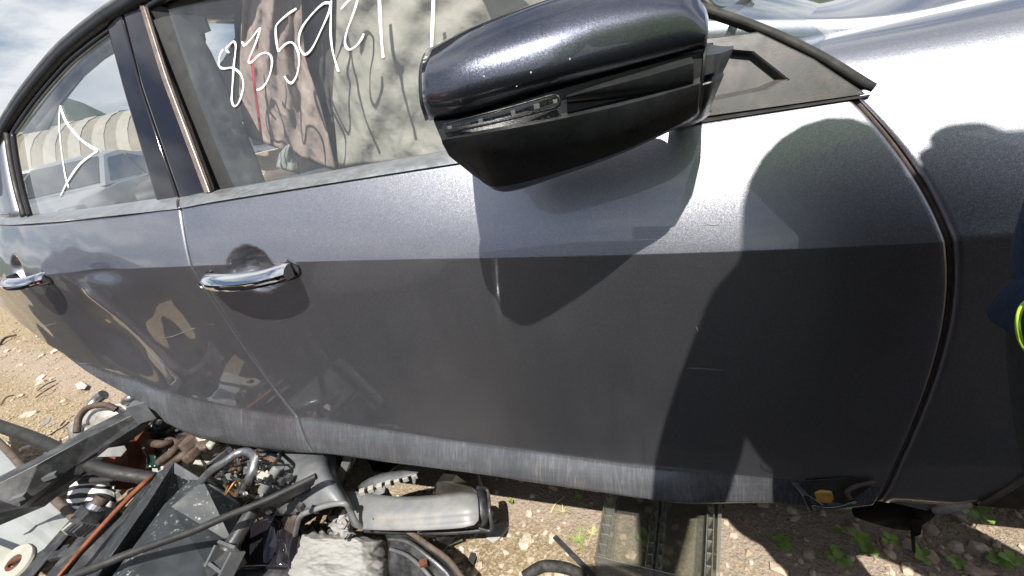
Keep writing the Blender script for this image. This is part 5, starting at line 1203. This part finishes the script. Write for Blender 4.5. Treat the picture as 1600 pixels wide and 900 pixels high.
# ---- rear suspension left lying where the wheel was
ds = thing('brake_disc', P3((195, 705, .2)), 'rusty brake disc with dark vented rim behind the black pole', 'brake disc', PILE)
dc = PZ(192, 712, .20); Rm = Matrix.Translation(dc) @ Vector((.25, -.80, .5)).normalized().to_track_quat('Z', 'Y').to_matrix().to_4x4()
v, f = lathe([(.0, .035), (.055, .035), (.062, .02), (.062, 0), (.105, 0), (.105, -.006), (.0, -.006)], 40); v, f = xf((v, f), Rm); o = obj('friction_face', v, f, 'rust', ds); autosmooth(o, 30)
v, f = lathe([(.0, -.020), (.105, -.020), (.105, -.027), (.0, -.027)], 40); v, f = xf((v, f), Rm); o = obj('back_face', v, f, 'rust_dark', ds); autosmooth(o, 30)
for k in range(36):
    a = k * math.tau / 36; v, f = boxvf((.085 * math.cos(a), .085 * math.sin(a), -.013), (.044, .006, .013), Matrix.Rotation(a, 3, 'Z')); v, f = xf((v, f), Rm); obj('vane', v, f, 'rust_dark', ds, False)
kn = thing('alloy_knuckle', P3((160, 650, .25)), 'pale alloy knuckle and brake caliper on the far side of the beam', 'knuckle', PILE)
sheet('yoke', [P3((112, 668, .30), (130, 650, .34), (160, 640, .36), (196, 630, .36), (214, 640, .33)), P3((118, 682, .28), (138, 664, .33), (168, 652, .35), (196, 644, .35), (212, 652, .32)), P3((124, 694, .24), (150, 680, .28), (180, 664, .31), (204, 656, .31), (210, 664, .29))], 'aluminium', kn, .03, 2)
tube('brake_pipe', P3((120, 676, .34), (124, 652, .37), (140, 636, .39), (165, 633, .39), (182, 640, .37)), .009, 'rust_dark', kn)
tube('bolt', P3((143, 634, .37), (152, 624, .38), (162, 616, .39)), .015, 'steel', kn, 10); tube('bolt', P3((196, 628, .37), (204, 622, .38), (210, 618, .38)), .013, 'steel', kn, 10)
tube('slide_pin', P3((128, 668, .33), (150, 676, .32), (170, 680, .30)), .014, 'aluminium', kn, 10)
poly('pad', P3((140, 676, .31), (164, 656, .33), (172, 664, .32), (150, 684, .30)), 'rust_dark', kn, .02, .003)
poly('backing_plate', P3((104, 668, .26), (120, 680, .26), (124, 706, .2), (110, 700, .18)), 'rust', kn, .006, .001)
su = thing('suspension_arms', P3((270, 690, .2)), 'brown rusty suspension arms and bush under the rear door sill', 'suspension', PILE)
v, f = lathe([(.017, -.02), (.017, .02), (.026, .022), (.030, .0), (.026, -.022), (.017, -.02)], 22); v, f = xf((v, f), Matrix.Translation(PZ(258, 662, .24)) @ Matrix.Rotation(.6, 4, 'X')); obj('bush', v, f, 'rubber', su)
v, f = lathe([(.0, .024), (.008, .026), (.010, .01), (.0, .0)], 14); v, f = xf((v, f), Matrix.Translation(PZ(258, 662, .24)) @ Matrix.Rotation(.6, 4, 'X')); obj('bolt', v, f, 'aluminium', su)
for pts, r, mt in ((((222, 682), (232, 664), (246, 652), (256, 648)), .011, 'aluminium'), (((236, 676), (256, 678), (272, 668), (284, 656)), .012, 'rust_dark'), (((228, 690), (250, 694), (278, 690)), .018, 'rust_dark'), (((250, 722), (272, 704), (290, 686), (306, 676)), .020, 'rust_dark'), (((262, 730), (286, 712), (308, 700)), .018, 'rust_dark'), (((284, 700), (300, 684), (312, 680), (320, 690)), .022, 'rust_dark'), (((224, 700), (232, 716), (230, 730)), .006, 'rubber'), (((276, 672), (298, 664), (318, 668)), .008, 'steel')):
    tube('link', [PZ(p[0], p[1], .22 + .03 * math.sin(i * 2.1 + r * 300)) for i, p in enumerate(pts)], r * .62, mt, su, 10, 6)
for px, py, s, mt in ((312, 678, .045, 'aluminium'), (325, 684, .05, 'aluminium'), (318, 698, .04, 'rust_dark'), (300, 712, .04, 'rust_dark'), (331, 694, .03, 'pale_plastic'), (296, 694, .05, 'rust_dark')):
    v, f = boxvf(PZ(px, py, .24), (s, s * .8, s * .7), Matrix.Rotation(px * .1, 3, 'Z') @ Matrix.Rotation(.4, 3, 'X')); o = obj('lug', v, f, mt, su, False); mod(o, 'BEVEL', width=.008, segments=3)
poly('arm_plate', P3((226, 690, .20), (262, 684, .24), (282, 690, .24), (276, 700, .22), (240, 704, .19)), 'rust_dark', su, .012, .004)
for k, (px, py, lab, mt) in enumerate(((244, 712, 'crumpled white paper scrap between disc and rusty arms', 'paper'), (236, 720, 'small green wrapper on the paper scrap', 'paper_green'), (252, 738, 'second white paper scrap in front of the rusty arms', 'paper'), (378, 704, 'pale plastic cap behind the wiring loom', 'pale_plastic'), (402, 700, 'second pale plastic piece under the sill behind the wiring', 'pale_plastic'))):
    rr = []; z0 = .17 if k != 1 else .19
    w, h = (14, 16) if k in (0, 2) else ((7, 9) if k == 1 else (12, 5))
    for j in range(8): rr.append([PZ(px + (i - 3.5) / 3.5 * w, py + (j - 3.5) / 3.5 * h, z0 + .02 * mnoise.noise(Vector((i * .6, j * .6, k * 3)))) for i in range(8)])
    sheet('paper_scrap' if k < 3 else 'plastic_piece', rr, mt, None, .003, 1, label=lab, cat='scrap', group=PILE)

# ================================================================== the photographer, standing against the fender
per = empty('person', (-.35, -.25, 0), 'person in navy and green work shirt and dark trousers leaning at the right fender', 'person')
J = {}; V = []; E_ = []; RD = []
def jn(n, p, r, par=None):
    J[n] = len(V); V.append(Vector(p)); RD.append(r if isinstance(r, tuple) else (r, r))
    if par: E_.append((J[par], J[n]))
jn('pelvis', (-.40, -.235, .90), (.155, .15)); jn('waist', (-0.430, -.28, 1.05), (.155, .150), 'pelvis'); jn('chest', (-0.475, -.37, 1.25), (.16, .115), 'waist'); jn('neckb', (-0.455, -.45, 1.42), (.075, .075), 'chest'); jn('neck', (-0.455, -.47, 1.49), (.055, .058), 'neckb')
jn('head1', (-0.460, -.465, 1.57), (.072, .085), 'neck'); jn('head2', (-0.460, -.465, 1.65), (.078, .095), 'head1'); jn('head3', (-0.460, -.475, 1.72), (.05, .06), 'head2')
jn('nose', (-0.460, -.365, 1.595), (.012, .012), 'head1')
jn('lsh', (-0.575, -.42, 1.37), .066, 'chest'); jn('lel', (-0.625, -.46, 1.13), .072, 'lsh'); jn('lwr', (-.675, -.565, 1.0), .036, 'lel'); jn('lhand', (-.70, -.555, .955), (.036, .022), 'lwr')
for k in range(4):
    b = Vector((-.712 + .004 * k, -.550, .965 - .02 * k)); jn('f%da' % k, b, .0095, 'lhand'); jn('f%db' % k, b + Vector((-.018, .018, -.004)), .009, 'f%da' % k); jn('f%dc' % k, b + Vector((-.030 + .004 * k, .012, -.008)), .0075, 'f%db' % k)
jn('t1', (-.700, -.575, .985), .011, 'lhand'); jn('t2', (-.722, -.588, .985), .0095, 't1'); jn('t3', (-.745, -.588, .975), .008, 't2')
jn('rsh', (-0.295, -.42, 1.38), .066, 'chest'); jn('rel', (-0.055, -.36, 1.30), .050, 'rsh'); jn('rwr', (-0.245, -.33, 1.44), .031, 'rel'); jn('rhand', (-0.315, -.34, 1.475), (.036, .020), 'rwr')
for k in range(4):
    b = Vector((-.35, -.318 - .0165 * k, 1.492)); jn('g%da' % k, b, .0105, 'rhand'); jn('g%db' % k, b + Vector((-.030, -.004, .012)), .0100, 'g%da' % k); jn('g%dc' % k, b + Vector((-.056 + .008 * abs(k - 1.5), -.012, .010)), .0075, 'g%db' % k)
jn('u1', (-0.315, -.33, 1.455), .011, 'rhand'); jn('u2', (-0.345, -.325, 1.435), .0095, 'u1')
jn('lhip', (-.475, -.19, .76), .10, 'pelvis'); jn('lkn', (-.42, -.25, .47), .075, 'lhip'); jn('lan', (-.46, -.36, .10), .047, 'lkn'); jn('ltoe', (-.46, -.23, .045), (.042, .032), 'lan')
jn('rhip', (-.28, -.22, .80), .10, 'pelvis'); jn('rkn', (-.06, -.25, .47), .068, 'rhip'); jn('ran', (.02, -.28, .10), .047, 'rkn'); jn('rtoe', (.06, -.15, .045), (.042, .032), 'ran')
me = bpy.data.meshes.new('body'); me.from_pydata(V, E_, []); tmp = bpy.data.objects.new('body_tmp', me); COL.objects.link(tmp)
sk = tmp.modifiers.new('skin', 'SKIN'); sk.use_smooth_shade = True
for i, sv in enumerate(me.skin_vertices[0].data): sv.radius = RD[i]; sv.use_root = (i == 0)
ss = tmp.modifiers.new('sub', 'SUBSURF'); ss.levels = 4; ss.render_levels = 4
dg = bpy.context.evaluated_depsgraph_get(); dg.update(); bme = bpy.data.meshes.new_from_object(tmp.evaluated_get(dg)); bpy.data.objects.remove(tmp)
bme.materials.clear()
for m in ('skin', 'hivis', 'blue_cloth', 'trousers', 'boot'): bme.materials.append(MATS[m])
el = V[J['lel']]; wr = V[J['lwr']]
for p in bme.polygons:
    c = p.center; p.use_smooth = True
    if c.z > 1.46: k = 0
    elif (c - wr).dot(wr - el) > -.02 and c.x < -.60 and c.y < -.45: k = 0
    elif c.x > -.435 and c.y > -.385 and c.x < -.265 and c.z > 1.41: k = 0
    elif c.z < .12: k = 4
    elif c.z < .78 : k = 3
    elif c.z < 1.02: k = 2
    else: k = 1
    p.material_index = k
body = bpy.data.objects.new('body', bme); link(body, per)
# shirt tail flaring over the hips, hair, eyes
rows = []
for z, a, b in ((.98, .150, .112), (.92, .155, .116), (.84, .162, .120), (.750, .170, .124)):
    rows.append([Vector((-.402 + .12 * (z - .75) + a * math.cos(t) * (1 + .02 * math.sin(t * 5 + z * 9)), -.222 - .12 * (z - .75) + b * math.sin(t) * (1 + .04 * math.sin(t * 7)), z + .008 * math.sin(t * 4))) for t in np.linspace(0, math.tau, 40)])
sheet('shirt_tail', rows, 'blue_cloth', per, .004, 1)
v, f = lathe([(.0, .085), (.05, .07), (.082, .02), (.088, -.03), (.080, -.05)], 20); v, f = xf((v, f), Matrix.Translation((-.46, -.480, 1.675)) @ Matrix.Scale(1.12, 4, (0, 1, 0))); obj('hair', v, f, 'hair', per)
for s in (-1, 1):
    v, f = lathe([(0, .011), (.007, .008), (.010, 0), (.007, -.008), (0, -.011)], 12); v, f = xf((v, f), Matrix.Translation((-.46 + s * .032, -.380, 1.625))); obj('eye', v, f, 'hair', per)
    v, f = lathe([(0, .008), (.02, .006), (.026, 0), (.02, -.006)], 12); v, f = xf((v, f), Matrix.Translation((-.46 + s * .083, -.47, 1.605)) @ Matrix.Rotation(s * 1.4, 4, 'Y')); obj('ear', v, f, 'skin', per)
v, f = boxvf((-.46, -.372, 1.545), (.045, .012, .010)); o = obj('mouth', v, f, 'red_tape', per); mod(o, 'BEVEL', width=.004, segments=2)
for ofs in (0, .007):
    tube('stitching', [PY(1612, 462, -.225 + ofs), PY(1594 + ofs * 600, 480, -.232 + ofs), PY(1588 + ofs * 600, 505, -.235 + ofs), PY(1592 + ofs * 700, 532, -.230 + ofs), PY(1604, 552, -.222 + ofs)], .0008, 'stitch', per, 6)
# phone: its lens is where the picture is taken from
Rv = Vector(MR[0]); Uv = Vector(-MR[1]); Fv = Vector(MR[2]); pc = Vector(CP) + Rv * .055 - Uv * .022 - Fv * .022
Rm3 = Matrix((Rv, Uv, Fv)).transposed()
v, f = boxvf(pc, (.150, .072, .008), Rm3); ph = obj('mobile_phone', v, f, 'gloss_black', None, False, 'black mobile phone held out in the hand of the person', 'phone'); mod(ph, 'BEVEL', width=.003, segments=3)

# ---- more loose parts on the camera side, most added to shape the doors' reflections
def strewn(name, pts, mat, label, cat, sub=2, thick=.006): return sheet(name, [[Vector(p) for p in r] for r in pts], mat, None, thick, sub, label=label, cat=cat, group='loose parts on the camera side, mirrored in the doors')
b_ = strewn('grey_board', [[(-1.72, -.33, .05), (-1.60, -.32, .055), (-1.46, -.33, .05)], [(-1.68, -.21, .05), (-1.56, -.20, .05), (-1.45, -.24, .05)]], 'wood_grey', 'grey board with screw holes mirrored low in the front door', 'board', 0)
for x, y in ((-1.69, -.31), (-1.60, -.31), (-1.49, -.31), (-1.57, -.215)): v, f = lathe([(0, .002), (.006, .002), (.007, -.002)], 12); v, f = xf((v, f), Matrix.Translation((x, y, .0555))); obj('screw_hole', v, f, 'black_matte', b_)
strewn('darkening_bonnet', [[(-2.9, -.45, .12), (-2.3, -.42, .20), (-1.75, -.42, .10)], [(-2.95, -.9, .16), (-2.3, -.9, .26), (-1.7, -.85, .16)], [(-2.9, -1.4, .06), (-2.3, -1.45, .14), (-1.75, -1.35, .06)]], 'tar_black', 'black bonnet added behind the camera to darken the door reflections', 'bonnet')  # unseen dark bonnet, added to darken what the doors mirror
strewn('darkening_bumper', [[(-1.75, -.42, .02), (-1.2, -.40, .02), (-.3, -.36, .02), (1.3, -.36, .02)], [(-1.7, -.60, .20), (-1.2, -.58, .24), (-.3, -.56, .20), (1.3, -.60, .16)], [(-1.7, -.85, .26), (-1.2, -.9, .30), (-.3, -.95, .26), (1.3, -.98, .2)], [(-1.7, -1.15, .03), (-1.2, -1.25, .03), (-.3, -1.35, .03), (1.3, -1.35, .03)]], 'tar_black', 'long black bumper cover added below the camera to darken the door reflection', 'bumper')  # unseen dark cover added to blacken the lower door's reflection
strewn('darkening_mat', [[(-1.8, -1.30, .02), (-.6, -1.36, .02), (1.6, -1.36, .02)], [(-1.8, -1.8, .03), (-.6, -1.9, .03), (1.6, -1.8, .03)], [(-1.8, -2.3, .02), (-.6, -2.4, .02), (1.6, -2.3, .02)]], 'tar_black', 'wide black mat added behind the camera to darken the door reflection', 'mat', 1)  # unseen mat added over bright ground so the door mirrors dark
for k, (x, y) in enumerate(((-2.35, -1.75), (-2.95, -1.85))):
    ty = empty('old_wheel', (x, y, 0), 'old wheel lying nearer the bumper cover' if k == 0 else 'old wheel lying nearer the red hatchback', 'wheel', 'old wheels mirrored in the rear door')
    v, f = lathe([(.18, -.09), (.22, -.10), (.29, -.10), (.315, -.07), (.32, 0), (.315, .07), (.29, .10), (.22, .10), (.18, .09), (.19, 0), (.18, -.09)], 32); v, f = xf((v, f), Matrix.Translation((x, y, .31)) @ Matrix.Rotation(.5 + k, 4, 'Z') @ Matrix.Rotation(1.45, 4, 'X')); obj('tread', v, f, 'tyre', ty)
    v, f = lathe([(0, .02), (.06, .03), (.17, .05), (.185, .085), (.185, -.08), (.0, -.02)], 24); v, f = xf((v, f), Matrix.Translation((x, y, .31)) @ Matrix.Rotation(.5 + k, 4, 'Z') @ Matrix.Rotation(1.45, 4, 'X')); obj('rim', v, f, 'steel', ty)
strewn('darkening_boot_lid', [[(-4.1, -.62, .05), (-3.6, -.45, .12), (-3.05, -.36, .06)], [(-4.1, -1.1, .10), (-3.6, -1.0, .22), (-3.05, -.9, .12)], [(-4.1, -1.6, .04), (-3.6, -1.6, .08), (-3.1, -1.5, .05)]], 'tar_black', 'black boot lid added to darken the low reflection in the rear door', 'boot lid')  # unseen lid added to hide tan ground from the rear door's reflection
# ---- broken bits filling the gaps of the heap
dv, df, dm = [], [], []; r = random.Random(77); MB_ = ['black_plastic', 'grey_plastic', 'rubber', 'steel', 'rust_dark', 'grey_plastic_light', 'pale_plastic']
def addvf(vf, m):
    k = len(dv); dv.extend(vf[0]); df.extend(tuple(i + k for i in f) for f in vf[1]); dm.extend([m] * len(vf[1]))
for _ in range(420):
    px, py = r.uniform(60, 740), r.uniform(650, 900)
    if py < 640 + (px - 60) * .16 or (px > 560 and r.random() < .75): continue
    z = r.uniform(.015, .11) * (1 if px < 540 else .3); c = PZ(px, py, z)
    if c.y > .75: continue
    R_ = Matrix.Rotation(r.uniform(0, 6.28), 3, 'Z') @ Matrix.Rotation(r.uniform(-.7, .7), 3, 'X') @ Matrix.Rotation(r.uniform(-.5, .5), 3, 'Y'); L_ = r.uniform(.02, .085) * (1 if px < 540 else .5); w = L_ * r.uniform(.2, .8)
    t = r.random(); m = r.choice((0, 0, 0, 1, 1, 2, 3, 4, 5)) if r.random() < .93 else 6
    if t < .55:
        P = [c + R_ @ Vector((a * L_ * r.uniform(.6, 1), b * w * r.uniform(.6, 1), 0)) for a, b in ((-.5, -.5), (.1, -.6), (.5, -.3), (.45, .5), (-.2, .55), (-.55, .2))]; nn = R_ @ Vector((0, 0, .003)); Q = [p - nn for p in P]; n_ = len(P)
        addvf((P + Q, [tuple(range(n_)), tuple(range(2 * n_ - 1, n_ - 1, -1))] + [(i, n_ + i, n_ + (i + 1) % n_, (i + 1) % n_) for i in range(n_)]), m)
    elif t < .75: addvf(boxvf(c, (L_, w * .5, w * .4), R_), m)
    else:
        p0 = c; P = [p0]
        for q in range(3): p0 = p0 + R_ @ Vector((L_, r.uniform(-.5, .5) * L_, r.uniform(-.3, .3) * L_)); P.append(p0)
        addvf(sweep(spline(P, 4), circ(r.uniform(.0015, .004), 6)), r.choice((2, 2, 0, 3)))
obj('broken_bits', dv, df, MB_, None, False, 'small broken plastic and metal bits between the heaped parts', None, None, 'stuff', mi=dm)
strewn('reflection_skin', [[(-2.25, -.62, .30), (-1.9, -.60, .33), (-1.55, -.62, .30)], [(-2.3, -.95, .32), (-1.9, -.95, .35), (-1.5, -.92, .32)]], 'grey_plastic_light', 'light grey door skin added as a pale shape for the front door to mirror', 'door skin', 1)  # unseen panel added so the door has pale shapes to mirror
strewn('reflection_strip', [[(-1.30, -.46, .27), (-1.42, -.80, .31), (-1.5, -1.2, .3)], [(-1.27, -.46, .27), (-1.39, -.80, .31), (-1.47, -1.2, .3)]], 'steel', 'thin silver strip added as a bright line for the front door to mirror', 'strip', 1)  # unseen strip added to give the dark reflection a bright line
strewn('reflection_flap', [[(-1.1, -.72, .30), (-.9, -.70, .31), (-.78, -.74, .29)], [(-1.1, -.86, .31), (-.9, -.84, .32), (-.8, -.86, .30)]], 'white_metal', 'small white panel added as a bright shape for the front door to mirror', 'panel', 1)  # unseen panel added as a light spot in the door's reflection

# lacquered panels must face outwards
for o in list(car.children):
    if o.type != 'MESH' or not any(m and m.name in ('paint', 'paint_cap_dim') for m in o.data.materials): continue
    n = Vector()
    for p in o.data.polygons: n += p.normal * p.area
    ymid = sum(v.co.y for v in o.data.vertices) / len(o.data.vertices)
    w = n.z if o.name.startswith(('roof', 'hood')) else (-n.y if ymid < .7 else n.y)
    if w < 0: o.data.flip_normals()
strewn('darkening_floor_mat', [[(-1.25, -.10, .008), (-.4, -.045, .008), (1.4, -.08, .008)], [(-1.3, -.25, .010), (-.4, -.25, .008), (1.4, -.25, .008)], [(-1.3, -.40, .010), (-.4, -.42, .008), (1.4, -.42, .008)]], 'tar_black', 'thin black floor mat added under the person to darken the door reflection', 'mat', 0, .006)  # dark mat added to keep sunlit ground out of the lower door's reflection
